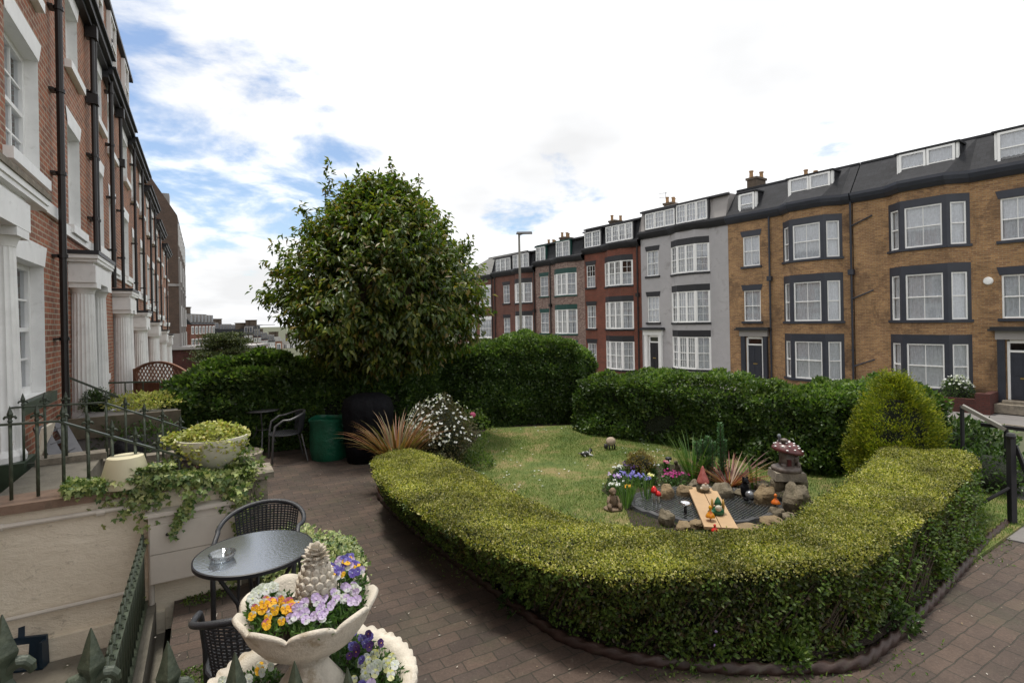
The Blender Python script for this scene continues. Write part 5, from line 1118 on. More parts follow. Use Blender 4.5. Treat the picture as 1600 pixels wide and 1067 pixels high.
def f_wall(n):
    s_ = rng.uniform(-.62, .62, n)**1; b_ = rng.uniform(.92, 2.10, n); u_ = rng.uniform(size=n); w_ = rng.normal(size=n)*.07
    top = u_ < .55; fade = np.clip((b_-.9)/.45, .25, 1)
    z_ = np.where(top, np.where(b_ > 1.6, .88, .95)+rng.uniform(0, .09, n)*fade, .98-rng.exponential(.075, n)*fade*np.where(b_ > 1.85, 3.4, 1.0)*np.where((b_ > 1.50) & (b_ < 1.85), .5, 1)); t_ = np.where(top, TW+rng.uniform(-.06, .28, n), TW-.05+w_*.4)
    e = b_ > 2.0; t_ = np.where(e & ~top, TW+rng.uniform(-.08, .3, n), t_); b_ = np.where(e & ~top, 2.14+w_*.5, b_)
    P = np.array([OL[:]])+t_[:, None]*np.array([DL[:]])+b_[:, None]*np.array([NL[:]]); P[:, 2] = np.maximum(z_, .10)
    P += .04*np.stack([vnoise(P, 9, 1), vnoise(P, 9, 2), vnoise(P, 8, 3)], 1)
    on = np.where(top[:, None], np.array([[0, 0, 1.]]), np.where(e[:, None], np.array([NL[:]]), -np.array([DL[:]]))); return P, on
ivy('ivy', 'variegated ivy trailing over the wall and pier above the white box', f_wall, 6500, .040)
def f_hang(n):
    k = rng.integers(0, 4, n); f = rng.uniform(0, 1, n); b0_ = np.array([1.66, 1.74, 2.06, 1.98])[k]; b1_ = np.array([1.56, 1.60, 1.98, 2.05])[k]; ln = np.array([.34, .22, .5, .3])[k]
    b_ = b0_*(1-f)+b1_*f+rng.normal(size=n)*.02; z_ = .86-f*ln; t_ = np.full(n, TW-.15)+rng.normal(size=n)*.012
    P = np.array([OL[:]])+t_[:, None]*np.array([DL[:]])+b_[:, None]*np.array([NL[:]]); P[:, 2] = z_; return P, np.tile(-np.array([DL[:]]), (n, 1))
ivy('ivy', 'ivy strands hanging down over the front of the white box', f_hang, 320, .042)
def f_low(n):
    b_ = rng.uniform(2.15, 2.95, n); t_ = TW-.12+rng.normal(size=n)*.16; z_ = .05+rng.uniform(0, .34, n)*np.clip(1.1-abs(b_-2.45)/.6, .1, 1)
    P = np.array([OL[:]])+t_[:, None]*np.array([DL[:]])+b_[:, None]*np.array([NL[:]]); P[:, 2] = z_; return P, np.tile(unit(np.array([[.2, -.6, .8]])), (n, 1))
ivy('ivy', 'ground level variegated ivy behind the glass topped table', f_low, 2200, .036)
# upturned cream pot, bricks, bowl planter, urn
q = at(197, 765, 4.0); root = empty('upturned_pot', (q.x, q.y, .925), 0, 'cream plastic pot upside down on the wall among the ivy', 'pot')
b = MB(); b.lathe([(.165, 0), (.168, .015), (.115, .215), (.105, .22), (.04, .214), (.001, .214)], 32); b.build('pot', m_cream, root, smooth=True, auto=40)
for k, (u, lb) in enumerate(((243, 'left of two purple grey bricks lying on the wall beside the cream pot'), (272, 'right of two purple grey bricks lying on the wall beside the cream pot'))):
    q = at(u+12, 757-3*k, 4.3); root = empty('brick', (q.x, q.y, .952), AL+R(90), lb, 'brick', 'loose bricks on the wall'); b = MB(); b.box(-.075, .075, -.05, .05, 0, .065, 0, .003); b.build('block', mat('purple_brick_%d' % k, (0.14, 0.10, 0.11), .85, .2, 9, .5), root)
bw = at(333, 705, 4.42); root = empty('bowl_planter', (bw.x, bw.y, .882), 0, 'wide cream bowl planter full of yellow variegated creeper on the pier', 'planter')
b = MB(); b.lathe([(.10, 0), (.085, .06), (.105, .072), (.175, .13), (.24, .21), (.268, .29), (.272, .315), (.258, .315), (.24, .26), (.001, .25)], 40); b.build('bowl', mat('off_white_bowl', (0.68, 0.65, 0.54), .6, .06, 4, .1), root, smooth=True, auto=50)
m_lf_creep = leafmat('yellow_creeper', [(0.28, 0.32, 0.07), (0.42, 0.44, 0.12), (0.60, 0.58, 0.24), (0.18, 0.23, 0.05), (0.46, 0.38, 0.10)], .5, .3, nvar=.2)
n = 2600; d = rnd3(n); r_ = np.sqrt(rng.uniform(0, 1, n)); a_ = rng.uniform(0, 6.283, n); P = np.stack([np.cos(a_)*r_*.265, np.sin(a_)*r_*.265, .30+(1-r_**2)*.085+rng.normal(size=n)*.012+.02*np.sin(a_*5)], 1)
ov = (r_ > .82) & (np.sin(a_) < .2); P[ov, 2] -= rng.exponential(.05, ov.sum())*(1+1.6*np.exp(-((a_[ov]-4.6)/.35)**2)); P[ov, 0] *= 1.06; P[ov, 1] *= 1.06
k_ = 260; P2 = np.stack([-.25-rng.uniform(0, .10, k_), rng.normal(size=k_)*.06-.05, .30+rng.normal(size=k_)*.02], 1); P = np.concatenate([P, P2]); n = len(P)
leaves('creeper', P, unit(rnd3(n)+np.array([0, 0, .3])), unit(rnd3(n)*.6+np.array([0, 0, 1])), .032, .028, m_lf_creep, root, fold=.12)
q = at(372, 712, 5.3); root = empty('stone_urn', (q.x, q.y, 0), 0, 'round grey stone planter behind the cream bowl', 'planter'); b = MB(); b.lathe([(.14, 0), (.15, .5), (.12, .55), (.17, .64), (.21, .78), (.23, .84), (.21, .85), (.18, .80), (.001, .79)], 28); b.build('urn', m_stone, root, smooth=True, auto=50)
leaves('plant', np.stack([rng.normal(size=160)*.07, rng.normal(size=160)*.07, .84+abs(rng.normal(size=160))*.02], 1), unit(rnd3(160)+np.array([0, 0, .5])), rnd3(160), .035, .03, m_lf_mid, root)
# sea-shell / pink ornament at end of the rail
q = at(316, 730, 4.35); root = empty('pink_ornament', (q.x, q.y, .955), R(30), 'small pink and red glazed ornament beside the cream bowl', 'ornament'); b = MB(); b.blob((0, 0, .06), (.045, .035, .065), 14, 9, .12, seed=9); b.blob((-.03, -.01, .02), (.03, .03, .025), 10, 6, .1, seed=8); b.build('figure', mat('pink_glaze', (0.42, 0.10, 0.13), .25, .4, 14, .1, c2=(0.55, 0.40, 0.42)), root, smooth=True)
# ladder
la0 = at(103, 735, 5.95); root = empty('ladder', (la0.x, la0.y, .15), AL, 'grey aluminium step ladder leaning behind the railings by the first porch', 'ladder')
a, e = at(62, 668, 6.15)-root.location, at(105, 745, 5.8)-root.location; a2, e2 = at(92, 660, 6.35)-root.location, at(130, 728, 6.0)-root.location
Ri = Matrix.Rotation(-AL, 4, 'Z'); a, e, a2, e2 = Ri@a, Ri@e, Ri@a2, Ri@e2
b = MB(); b.beam(a, e, .12, .04); b.beam(a2, e2, .12, .04); b.build('stile', m_alu, root)
for k in range(4):
    f = .12+k*.25; t = MB(); t.beam(a.lerp(e, f), a2.lerp(e2, f), .05, .03); t.build('rung', m_alu, root)
# white board behind
q = at(52, 700, 5.6); mb = MB(); mb.M = Matrix.Rotation(AL, 4, 'Z') @ Matrix.Rotation(R(12), 4, 'X'); mb.box(0, .5, 0, .03, 0, .50)
tag(mb.build('board', m_wallw, loc=(q.x-.1, q.y+.1, .55)), 'pale board propped behind the ladder against the first house', 'board')
# sunken-area dustpan and brush
q = gp(45, 1040, -.2); root = empty('dustpan', (q.x, q.y, -.195), R(10), 'dark blue dustpan standing on the sunken area floor', 'dustpan'); b = MB(); m_blue = mat('dark_blue_plastic', (0.008, 0.025, 0.045), .4, .2, 5, .05)
b.box(-.12, .12, -.02, .01, 0, .20, 0, .004); b.box(-.125, -.105, -.07, -.02, 0, .18); b.box(.105, .125, -.07, -.02, 0, .18); b.box(-.12, .12, -.07, -.02, .0, .012); b.build('pan', m_blue, root); b = MB(); b.beam((-.04, 0, .19), (-.05, .03, .36), .035, .018); b.build('handle', m_blue, root)
q = gp(8, 1040, -.2); root = empty('hand_brush', (q.x, q.y, -.195), R(-20), 'blue handled hand brush with yellow edge beside the dustpan', 'brush'); b = MB(); b.beam((0, 0, .12), (-.03, .02, .42), .045, .025); b.build('handle', m_blue, root); b = MB(); b.beam((.06, 0, .16), (-.0, .01, .30), .03, .02); b.beam((.01, 0, .0), (.0, 0, .14), .14, .05); b.build('bristles', m_cream, root)
# neighbour's planter wall (timber edged bed at P2), bushes, trellis, rails
pw = tbroot('raised_bed', 8.15, 0.2, 0, 'mossy timber sided raised bed below the second fluted porch', 'raised bed'); b = MB(); b.box(0, 1.0, -1.22, 0, .0, .84, 0); b.box(-.05, -.002, -1.28, .0, .62, .90, 1); b.build('sides', [m_conc2, m_oldwood], pw)
q = at(152, 628, 8.2); shrub('box_ball', 'small dark round clipped bush in front of the second porch', 'shrub', (q.x, q.y, q.z), (.21, .21, .2), 1800, .035, m_lf_dark)
q = at(228, 625, 8.3); shrub('bedding_plant', 'yellow green leafy plants on the raised bed', 'plant', (q.x, q.y, .96), (.55, .35, .13), 1600, .06, m_lf_creep, core=False)
for k, (u, v, lb) in enumerate(((180, 690, 'dark trailing ivy on the pale wall under the raised bed'), (240, 700, 'tangled dark climber behind the far step railing'))):
    q = at(u, v, 7.4); s = shrub('climber', lb, 'plant', (q.x, q.y, .42), (.42, .2, .42), 750, .06, m_lf_dark, core=False)
b = MB(); q = at(200, 700, 7.0); root = empty('bin_bag', (q.x, q.y, .0), 0, 'dark arched object under cover behind the railings', 'cover'); b.lathe([(.20, 0), (.24, .3), (.20, .52), (.10, .66), (.001, .70)], 20, fn=lambda a, i, r, z: (r*(1+.06*math.sin(5*a+i)), z)); b.build('cover', m_cover, root, smooth=True)
q = at(186, 636, 9.0); hr = empty('railing', tb(9.2, 1.1, .84), AL, 'thin plain handrail sloping down beside the second porch', 'railing'); b = MB()
iv = (Matrix.Translation(tb(9.2, 1.1, .84)) @ Matrix.Rotation(AL, 4, 'Z')).inverted()
A1, A2 = iv@at(108, 590, 7.9), iv@at(205, 628, 8.4); b.beam(A1, A2, .03, .03); b.tube([A1, (A1.x, A1.y, A1.z-.7)], .012, 6); b.tube([A2, (A2.x, A2.y, A2.z-.4)], .012, 6); b.build('sloping_rail', m_iron, hr); b = MB(); B1, B2 = iv@at(135, 599, 9.2), iv@at(250, 596, 10.2); b.beam(B1, B2, .03, .03)
for f in (0, .25, .5, .75, 1): p_ = B1.lerp(B2, f); b.tube([p_, (p_.x, p_.y, p_.z-.75)], .012, 6)
b.build('level_rail', m_iron, hr)
# lattice fence with arched top
p0, p1 = at(212, 600, 12.5), at(292, 600, 11.5); root = empty('trellis_fence', (p0.x, p0.y, -.3), math.atan2(p1.y-p0.y, p1.x-p0.x), 'brown arched trellis fence panel left of the dark hedge', 'fence'); Lw = (p1-p0).length; zb = at(250, 600, 12).z+.3; zt = at(250, 566, 12).z+.3; b = MB(); N_ = 16
arch = lambda x: zt - .20*((x/Lw-.5)*2)**2
for k in range(N_): x0, x1 = Lw*k/N_, Lw*(k+1)/N_; b.beam((x0, 0, arch(x0)), (x1, 0, arch(x1)), .05, .05)
for x in (0, Lw): b.box(x-.04, x+.04, -.04, .04, 0, arch(x)+.03)
b.beam((0, 0, zb), (Lw, 0, zb), .05, .05); b.build('frame', m_lattice, root)
b = MB()
for k in range(-6, 18):
    x = Lw*k/14
    for sg in (-1, 1):
        pts = []
        for j in range(13):
            xx = x + sg*j*.05; zz_ = zb+j*.05
            if 0 <= xx <= Lw and zz_ <= arch(xx): pts.append((xx, .012*sg, zz_))
        if len(pts) > 1: b.beam(pts[0], pts[-1], .008, .028, up=(0, 1, 0))
b.build('lattice', m_lattice, root); b = MB()
for k in range(12): b.box(Lw*k/12+.004, Lw*(k+1)/12-.004, -.012, .012, 0, zb-.03)
b.build('boards', m_lattice, root)
# ------------------------------------------------------------------ tiered stone planter with pineapple
FZ = 2.05; fp = at(482, 950, FZ); fx, fy = fp.x, fp.y; root = empty('stone_planter', (fx, fy, 0), 0, 'two tier scalloped stone planter topped with a pineapple in the foreground', 'planter')
def scal(nl, am, zm, ph=0):
    def f(a, i, r, z):
        w_ = abs(math.sin(nl*a/2+ph)); k = i/10.0
        return (r*(1+am*(w_-.5)*min(1, max(0, i-2)/4)), z-zm*(1-w_**.6)*min(1, max(0, i-3)/3))
    return f
zu = 1.025 # rim of upper bowl
b = MB(); b.lathe([(.09, zu-.16), (.125, zu-.150), (.178, zu-.118), (.214, zu-.074), (.232, zu-.030), (.244, zu+.002), (.254, zu+.018), (.242, zu+.030), (.220, zu+.010), (.200, zu-.03), (.185, zu-.045)], 192, fn=scal(9, .07, .038, .5)); b.build('upper_bowl', m_cast, root, smooth=True)
b = MB(); b.lathe([(.19, zu-.045), (.12, zu-.022), (.001, zu-.012)], 40); b.build('upper_soil', m_soil, root, smooth=True)
b = MB(); b.lathe([(.155, zu-.37), (.150, zu-.35), (.095, zu-.27), (.062, zu-.22), (.060, zu-.20), (.085, zu-.19), (.082, zu-.175), (.100, zu-.16)], 80, fn=lambda a, i, r, z: (r*(1+.05*abs(math.sin(5*a))*(i in (1, 2, 3))), z)); b.build('stem', m_cast, root, smooth=True)
zl = .70
b = MB(); prof = [(.20, 0), (.22, .04), (.14, .12), (.13, .30), (.20, .38), (.31, .49), (.365, .59), (.385, zl-.03), (.403, zl-.01), (.40, zl+.012), (.365, zl+.014), (.345, zl), (.335, zl-.03), (.32, zl-.06)]
b.lathe(prof, 216, fn=lambda a, i, r, z: (r*(1+(.022*abs(math.sin(22*a)) if 7 <= i <= 9 else 0)), z+(.010*abs(math.sin(22*a)) if i in (8, 9) else 0))); b.build('lower_bowl', m_cast, root, smooth=True)
b = MB(); b.lathe([(.332, zl-.05), (.2, zl-.03), (.001, zl-.03)], 40); b.build('lower_soil', m_soil, root, smooth=True)
# pineapple
pz = zu-.01; ph_ = .200; b = MB()
def pr(f): return float(np.interp(f, [0, .15, .35, .6, .8, .95, 1], [.060, .074, .080, .073, .056, .036, .028]))
b.lathe([(pr(k/12.)*.93, pz+ph_*k/12.) for k in range(13)]+[(.001, pz+ph_)], 28)
rowsn = 8
for i in range(rowsn):
    f = (i+.5)/rowsn; r_ = pr(f); nseg = max(7, int(2*math.pi*r_/.045)); nseg = 12 if f < .7 else 10 if f < .88 else 8
    for j in range(nseg):
        a = 2*math.pi*(j+.5*(i % 2))/nseg; ce = Vector((math.cos(a)*r_, math.sin(a)*r_, pz+ph_*f)); sw = math.pi*r_/nseg*1.04; sh = ph_/rowsn*.74; nrm_ = Vector((math.cos(a), math.sin(a), .15)).normalized(); s1 = Vector((-math.sin(a), math.cos(a), 0)); u1 = nrm_.cross(s1)
        u1 = Vector((0, 0, 1)); ring1 = [b.pt(ce+s1*math.cos(q)*sw+u1*math.sin(q)*sh-nrm_*.006) for q in [k*math.pi/4 for k in range(8)]]; ring2 = [b.pt(ce+s1*math.cos(q)*sw*.72+u1*math.sin(q)*sh*.74+nrm_*.0055) for q in [k*math.pi/4 for k in range(8)]]; tp_ = b.pt(ce+nrm_*.0085)
        for k in range(8): b.idx((ring1[k], ring1[(k+1) % 8], ring2[(k+1) % 8], ring2[k])); b.idx((ring2[k], ring2[(k+1) % 8], tp_))
for lay, (nl, r_, z_, up, ln) in enumerate(((9, .038, ph_-.004, .15, .040), (8, .034, ph_+.014, .35, .040), (8, .028, ph_+.030, .5, .036), (6, .020, ph_+.044, .8, .032), (4, .008, ph_+.052, 1.4, .024))):
    for j in range(nl):
        a = 2*math.pi*(j+.5*lay)/nl; o_ = Vector((math.cos(a), math.sin(a), 0)); s1 = Vector((-math.sin(a), math.cos(a), 0)); p_ = Vector((0, 0, pz+z_))+o_*r_*.6; d = (o_+Vector((0, 0, up))).normalized(); t_ = p_+d*ln
        up_ = Vector((0, 0, .007)); w1 = .015; A = [b.pt(q) for q in (p_-s1*w1, p_+s1*w1, p_+d*ln*.6+s1*w1*.95, t_, p_+d*ln*.6-s1*w1*.95)]; Bq = [b.pt(q) for q in (p_-s1*w1-up_, p_+s1*w1-up_, p_+d*ln*.6+s1*w1-up_, t_-up_*.7, p_+d*ln*.6-s1*w1-up_)]
        b.idx(A); b.idx(Bq[::-1]); [b.idx((A[k], Bq[k], Bq[(k+1) % 5], A[(k+1) % 5])) for k in range(5)]
b.build('pineapple', m_cast, root, smooth=True, auto=45, loc=(.028, .01, .10)).scale = (.9, .9, .9)
# pansies: plants with foliage and single flowers
m_lf_pansy = leafmat('pansy_leaf', [(0.03, 0.08, 0.015), (0.055, 0.12, 0.025), (0.09, 0.17, 0.04)], .5, .3)
def pansy_mesh(ms, key, cache={}):
    if key in cache: return cache[key]
    b = MB()
    for k, (a, w_, l_, mi) in enumerate(((R(60), 1.0, 1.0, 0), (R(120), 1.0, 1.0, 0), (R(10), .9, .95, 1), (R(170), .9, .95, 1), (R(270), 1.25, 1.05, 2))):
        d = Vector((math.cos(a), 0, math.sin(a))); s1 = Vector((-math.sin(a), 0, math.cos(a))); L_ = .0165*l_; W_ = .0105*w_; yo = -.0012*k
        ring = [b.pt(d*(L_*.55+L_*.50*math.cos(q))+s1*W_*math.sin(q)+Vector((0, yo-.002*math.cos(q)+.0012*math.sin(3*q), 0))) for q in [j*math.pi/5 for j in range(10)]]; c_ = b.pt((0, yo+.0012, 0))
        for j in range(10): b.idx((c_, ring[j], ring[(j+1) % 10]), mi)
    b.lathe([(.0032, -.001), (.001, .001)], 6, (0, -.008, 0), 3)
    me = b.mesh('flower', ms); cache[key] = me; return me
m_eye = mat('flower_eye', (0.10, 0.02, 0.10), .6, .1, 5, 0)
PK = {'lilac': [m_petal_w, m_petal_p, m_petal_p, m_petal_d], 'lilac2': [m_petal_p, m_petal_p, m_petal_w, m_petal_d], 'gold': [m_petal_k, m_petal_y, m_petal_y, m_eye], 'gold2': [m_petal_w, m_petal_y, m_petal_y, m_eye], 'white': [m_petal_w, m_petal_w, m_petal_w, m_petal_ly], 'blue': [m_petal_b, m_petal_b, m_petal_y, m_eye], 'blue2': [m_petal_b, m_petal_b, m_petal_b, m_petal_w], 'dark': [m_petal_d, m_petal_d, m_petal_d, m_petal_y], 'lemon': [m_petal_ly, m_petal_w, m_petal_ly, m_eye]}
PK['lilac'] = [m_petal_p, m_petal_p, m_petal_p, m_petal_d]
def pansy_plant(label, ang, rr, spread, zb, kinds, nf, hgt=.06, cx_=fx, cy_=fy, size=1.0, tall=0):
    c = Vector((cx_+math.cos(ang)*rr, cy_+math.sin(ang)*rr, zb)); root = empty('pansy', c, 0, label, 'pansies', 'pansies in the stone planter'); n = int(420*(spread/.08)**2)
    r_ = np.sqrt(rng.uniform(0, 1, n))*spread*1.15; a = rng.uniform(0, 6.283, n); P = np.stack([np.cos(a)*r_, np.sin(a)*r_, rng.uniform(0, 1, n)*hgt*(1.15-r_/spread*.5)], 1)
    leaves('foliage', P, unit(rnd3(n)+np.array([0, 0, .6])), rnd3(n), .030, .011, m_lf_pansy, root)
    for k in range(nf):
        r_ = math.sqrt(rng.uniform(.0, 1))*spread; a = rng.uniform(0, 6.283); kk = kinds[k % len(kinds)]
        o_ = put('flower', pansy_mesh(PK[kk], kk), root, (math.cos(a)*r_, math.sin(a)*r_, hgt*(1.15-.35*(r_/spread)**2)+rng.uniform(0, .022)+tall*rng.uniform(0, 1)))
        tc_ = Vector((-c.x, -c.y, 1.1)).normalized(); yaw = math.atan2(tc_.y, tc_.x)+math.pi/2+rng.uniform(-.7, .7)
        o_.rotation_euler = (R(-32)+rng.uniform(-.4, .3), rng.uniform(-.3, .3), yaw); s_ = size*rng.uniform(.8, 1.15); o_.scale = (s_, s_, s_)
    return root
zf = zu-.02
camang = math.atan2(-fy, -fx)    # towards the camera
pansy_plant('lilac and white pansies at the front of the upper bowl', camang+.12, .145, .080, zf, ['lilac', 'lilac2'], 22)
pansy_plant('golden yellow and pink pansies at the front left of the upper bowl', camang-.85, .140, .070, zf, ['gold', 'gold2', 'gold'], 20)
pansy_plant('small white pansies massed at the back left of the upper bowl', camang-1.75, .140, .070, zf, ['white'], 22, .065)
pansy_plant('lilac pansies at the right of the upper bowl', camang+1.05, .140, .070, zf, ['lilac2', 'lilac', 'white'], 20)
pansy_plant('blue violet and orange pansies at the back right of the upper bowl', camang+1.9, .150, .070, zf, ['blue', 'blue2', 'lilac2'], 26, .095, tall=.03)
pansy_plant('mixed lilac and gold pansies on the left edge of the upper bowl', camang-1.25, .165, .045, zf, ['gold', 'lilac', 'gold2'], 9)
pansy_plant('pale yellow and white pansies at the right of the lower bowl', camang+1.35, .25, .090, zl-.04, ['lemon', 'white', 'lemon'], 26, .09)
pansy_plant('sky blue violet pansies at the front right of the lower bowl', camang+.72, .26, .085, zl-.04, ['blue2', 'lilac2', 'blue2'], 20, .08)
pansy_plant('dark purple pansies near the centre right of the lower bowl', camang+1.75, .22, .075, zl-.04, ['dark', 'blue2'], 14, .13)
pansy_plant('dark purple pansies at the front of the lower bowl', camang+.05, .25, .10, zl-.04, ['dark', 'dark', 'blue2'], 16, .07)
pansy_plant('dark purple and yellow pansies at the front left of the lower bowl', camang-.7, .27, .10, zl-.04, ['dark', 'gold', 'dark'], 16, .06)
pansy_plant('white and gold pansies at the left of the lower bowl', camang-1.35, .25, .09, zl-.04, ['white', 'gold2', 'dark'], 14, .08)
pansy_plant('white and gold pansies at the back left of the lower bowl', camang-1.9, .23, .11, zl-.04, ['white', 'gold2', 'white'], 16, .08)
pansy_plant('leafy pansies with few blue flowers at the back of the lower bowl', camang+2.5, .22, .11, zl-.04, ['blue2'], 6, .08)
pansy_plant('leafy pansies with few dark flowers beside the planter stem', camang+.5, .15, .08, zl-.04, ['dark'], 4, .07)
# ------------------------------------------------------------------ pond group
m_water, nt, bs = base('pond_water'); ob = nt.nodes.new('ShaderNodeTexCoord').outputs['Object']; bs.inputs['Base Color'].default_value = (0.020, 0.024, 0.028, 1); bs.inputs['Roughness'].default_value = .08
bump(nt, bs, noise(nt, ob, 14, 3, .6), .4, .01)
pc = gp(1103, 793, 0); wl = gp(988, 797, 0).x; wrx = gp(1228, 797, 0).x; RX = (wrx-wl)/2*.98; RY = .58; pcx = (wl+wrx)/2; pcy = gp(1100, 793, 0).y-.02
def ell(k, n=48, f=1.0): a = 2*math.pi*k/n; w_ = 1+.05*math.sin(2*a+1)+.04*math.sin(3*a); return (pcx+RX*f*math.cos(a)*w_, pcy+RY*f*math.sin(a)*w_)
mb = MB(); mb.face([(*ell(k, f=.93), .052) for k in range(48)]); tag(mb.build('pond_water', m_water), 'dark rippled water of the small pond', 'water', kind='structure')
m_liner = mat('black_pond_liner', (0.035, 0.036, 0.040), .5, .3, 9, .6, 15, dirt=(0.14, 0.13, 0.12), ds=7); root = empty('pond_liner', (pcx, pcy, 0), 0, 'wrinkled dark liner rim round the small pond', 'pond liner'); b = MB()
for k in range(48):
    for (f0, z0_, f1_, z1_) in ((.90, .035, .96, .078), (.96, .078, 1.02, .072), (1.02, .072, 1.05, .02)):
        A, B_, C1, D1 = ell(k, f=f0), ell(k+1, f=f0), ell(k+1, f=f1_), ell(k, f=f1_); j = .008*math.sin(k*2.3); j2 = .008*math.sin((k+1)*2.3); b.face([(A[0]-pcx, A[1]-pcy, z0_+j), (B_[0]-pcx, B_[1]-pcy, z0_+j2), (C1[0]-pcx, C1[1]-pcy, z1_+j2), (D1[0]-pcx, D1[1]-pcy, z1_+j)])
b.build('liner', m_liner, root, smooth=True)
b = MB(); root = empty('pond_net', (pcx, pcy, .085), 0, 'pale wire mesh net stretched over the pond', 'net')
for sg in (-1, 1):
    for k in range(-34, 35):
        c0 = k*.048; pts = []
        # line x - sg*y = c0 within the ellipse (local)
        A_ = 1/RX**2+1/RY**2; Bq = 2*sg*c0/RX**2; Cq = c0**2/RX**2-.93; dsc = Bq*Bq-4*A_*Cq
        if dsc <= 0: continue
        y0_, y1_ = (-Bq-math.sqrt(dsc))/(2*A_), (-Bq+math.sqrt(dsc))/(2*A_); b.tube([(c0+sg*y0_, y0_, 0), (c0+sg*(y0_+y1_)/2, (y0_+y1_)/2, -.02), (c0+sg*y1_, y1_, 0)], .0011, 3)
b.build('mesh', mat('grey_wire', (0.22, 0.22, 0.21), .5, .1, 5, 0), root)
rocks = [(1042, 779, .115, .10, 0, 'round mossy brown boulder at the back of the pond'), (1070, 776, .10, .085, 1, 'angular brown boulder beside the plank bridge at the back'), (1041, 818, .10, .085, 2, 'rounded tan stone on the front rim of the pond'), (1068, 824, .10, .04, 3, 'flat reddish stone right of the tan stone on the front rim'), (1090, 822, .10, .045, 4, 'flat sandstone slab in front of the pond'), (1128, 777, .16, .10, 5, 'wide dark boulder behind the right side of the pond'), (1160, 778, .10, .07, 6, 'grey flat stone under the dark bear ornament'), (1197, 788, .15, .12, 7, 'large sloping brown rock below the mushroom house'), (1212, 805, .085, .06, 8, 'squared tan rock in front of the large sloping rock'), (1205, 816, .13, .04, 9, 'flat pale rock on the right rim of the pond'), (1168, 826, .15, .03, 10, 'flat grey stone on the front right rim of the pond'), (1190, 766, .09, .06, 11, 'grey rock behind the right side of the pond'), (1235, 812, .10, .05, 12, 'round grey cobble at the foot of the mushroom house'), (1130, 830, .12, .03, 13, 'flat stone at the front end of the plank bridge'), (1088, 766, .09, .08, 14, 'dark stone below the red hatted gnome'), (1245, 796, .17, .16, 15, 'large mossy boulder under the mushroom house slab')]
for (u, v, r_, h_, sd_, lb) in rocks:
    g_ = gp(u, v, .04); root = empty('rock', (g_.x, g_.y, .02), rng.uniform(0, 3), lb, 'rock', 'rocks round the pond'); r_ *= .87; b = MB(); b.blob((0, 0, h_*.75), (r_, r_*.8, h_), 18, 12, .17, seed=sd_+20, sq=.78); b.build('stone', m_rock if sd_ % 3 != 2 and sd_ not in (5, 6, 15, 12) else m_rock2, root, smooth=True, auto=26)
# mushroom house on slab
mg = gp(1240, 800, 0); MX, MY = mg.x+.05, mg.y+.22; root = empty('stone_slab', (MX, MY, .30), R(-8), 'rough stone slab carrying the mushroom house', 'slab'); b = MB(); b.box(-.165, .165, -.14, .14, 0, .085, 0, .012); b.build('slab', m_stone, root)
m_mush = mat('dark_red_glaze', (0.085, 0.022, 0.022), .35, .3, 10, .2); m_mgrey = mat('grey_brown_resin', (0.11, 0.075, 0.065), .5, .35, 14, .6, c2=(0.20, 0.17, 0.15))
root = empty('mushroom_house', (MX, MY, .386), R(-8), 'resin mushroom house ornament with dark red white spotted cap', 'ornament'); root.scale = (.84, .84, .92)
b = MB(); b.lathe([(.17, 0), (.185, .02), (.175, .05), (.12, .07), (.001, .075)], 28, fn=lambda a, i, r, z: (r*(1+.06*math.sin(5*a)), z)); b.build('base', m_mgrey, root, smooth=True)
b = MB(); b.lathe([(.105, .06), (.09, .14), (.10, .22), (.07, .26)], 24); b.blob((.10, -.02, .14), (.045, .05, .07), 12, 8, .05, seed=1); b.blob((-.07, -.08, .075), (.035, .035, .03), 10, 6, .05, seed=6); b.blob((.12, -.07, .085), (.03, .03, .035), 10, 6, .05, seed=3); b.build('stalk', m_mgrey, root, smooth=True)
b = MB(); b.box(-.028, .022, -.105, -.085, .075, .15); b.build('door', m_mush, root)
b = MB()
def capr(a, i, r, z): return (r, z-.16*r*math.cos(a)*1.0)
b.lathe([(.08, .235), (.185, .225), (.198, .238), (.185, .262), (.14, .31), (.08, .345), (.001, .36)], 36, (.01, 0, 0), fn=capr); b.build('cap', m_mush, root, smooth=True)
b = MB()
for k in range(30):
    a = k*2.4; rr = .186*math.sqrt((k+.5)/30); z_ = float(np.interp(rr, [0, .08, .14, .185], [.36, .345, .31, .262]))-.16*rr*math.cos(a); b.blob((.01+math.cos(a)*rr, math.sin(a)*rr, z_+.001), (.0165, .0165, .006), 8, 5, 0, seed=1)
b.build('spots', m_upvc, root, smooth=True)
b = MB(); b.lathe([(.030, .30), (.030, .37), (.050, .372), (.04, .39), (.001, .40)], 14, (-.05, -.06, 0)); b.build('dormer', m_mgrey, root, smooth=True)
b = MB(); b.lathe([(.018, .33), (.018, .40), (.026, .405), (.02, .43), (.001, .44)], 12, (-.09, .0, 0)); b.build('chimney', mat('blue_grey_resin', (0.14, 0.15, 0.18), .4, .2, 9, 0), root, smooth=True)
root = empty('stone_slab', (MX+.01, MY+.02, .17), R(5), 'narrow stacked stones between boulder and slab', 'stone'); b = MB(); b.blob((-.13, -.02, .06), (.075, .08, .075), 10, 7, .12, seed=41, sq=.8); b.blob((.14, 0, .05), (.085, .09, .085), 10, 7, .12, seed=42, sq=.8); b.blob((0, .04, .06), (.12, .1, .07), 10, 7, .1, seed=43, sq=.8); b.build('stones', m_rock2, root, smooth=True, auto=30)
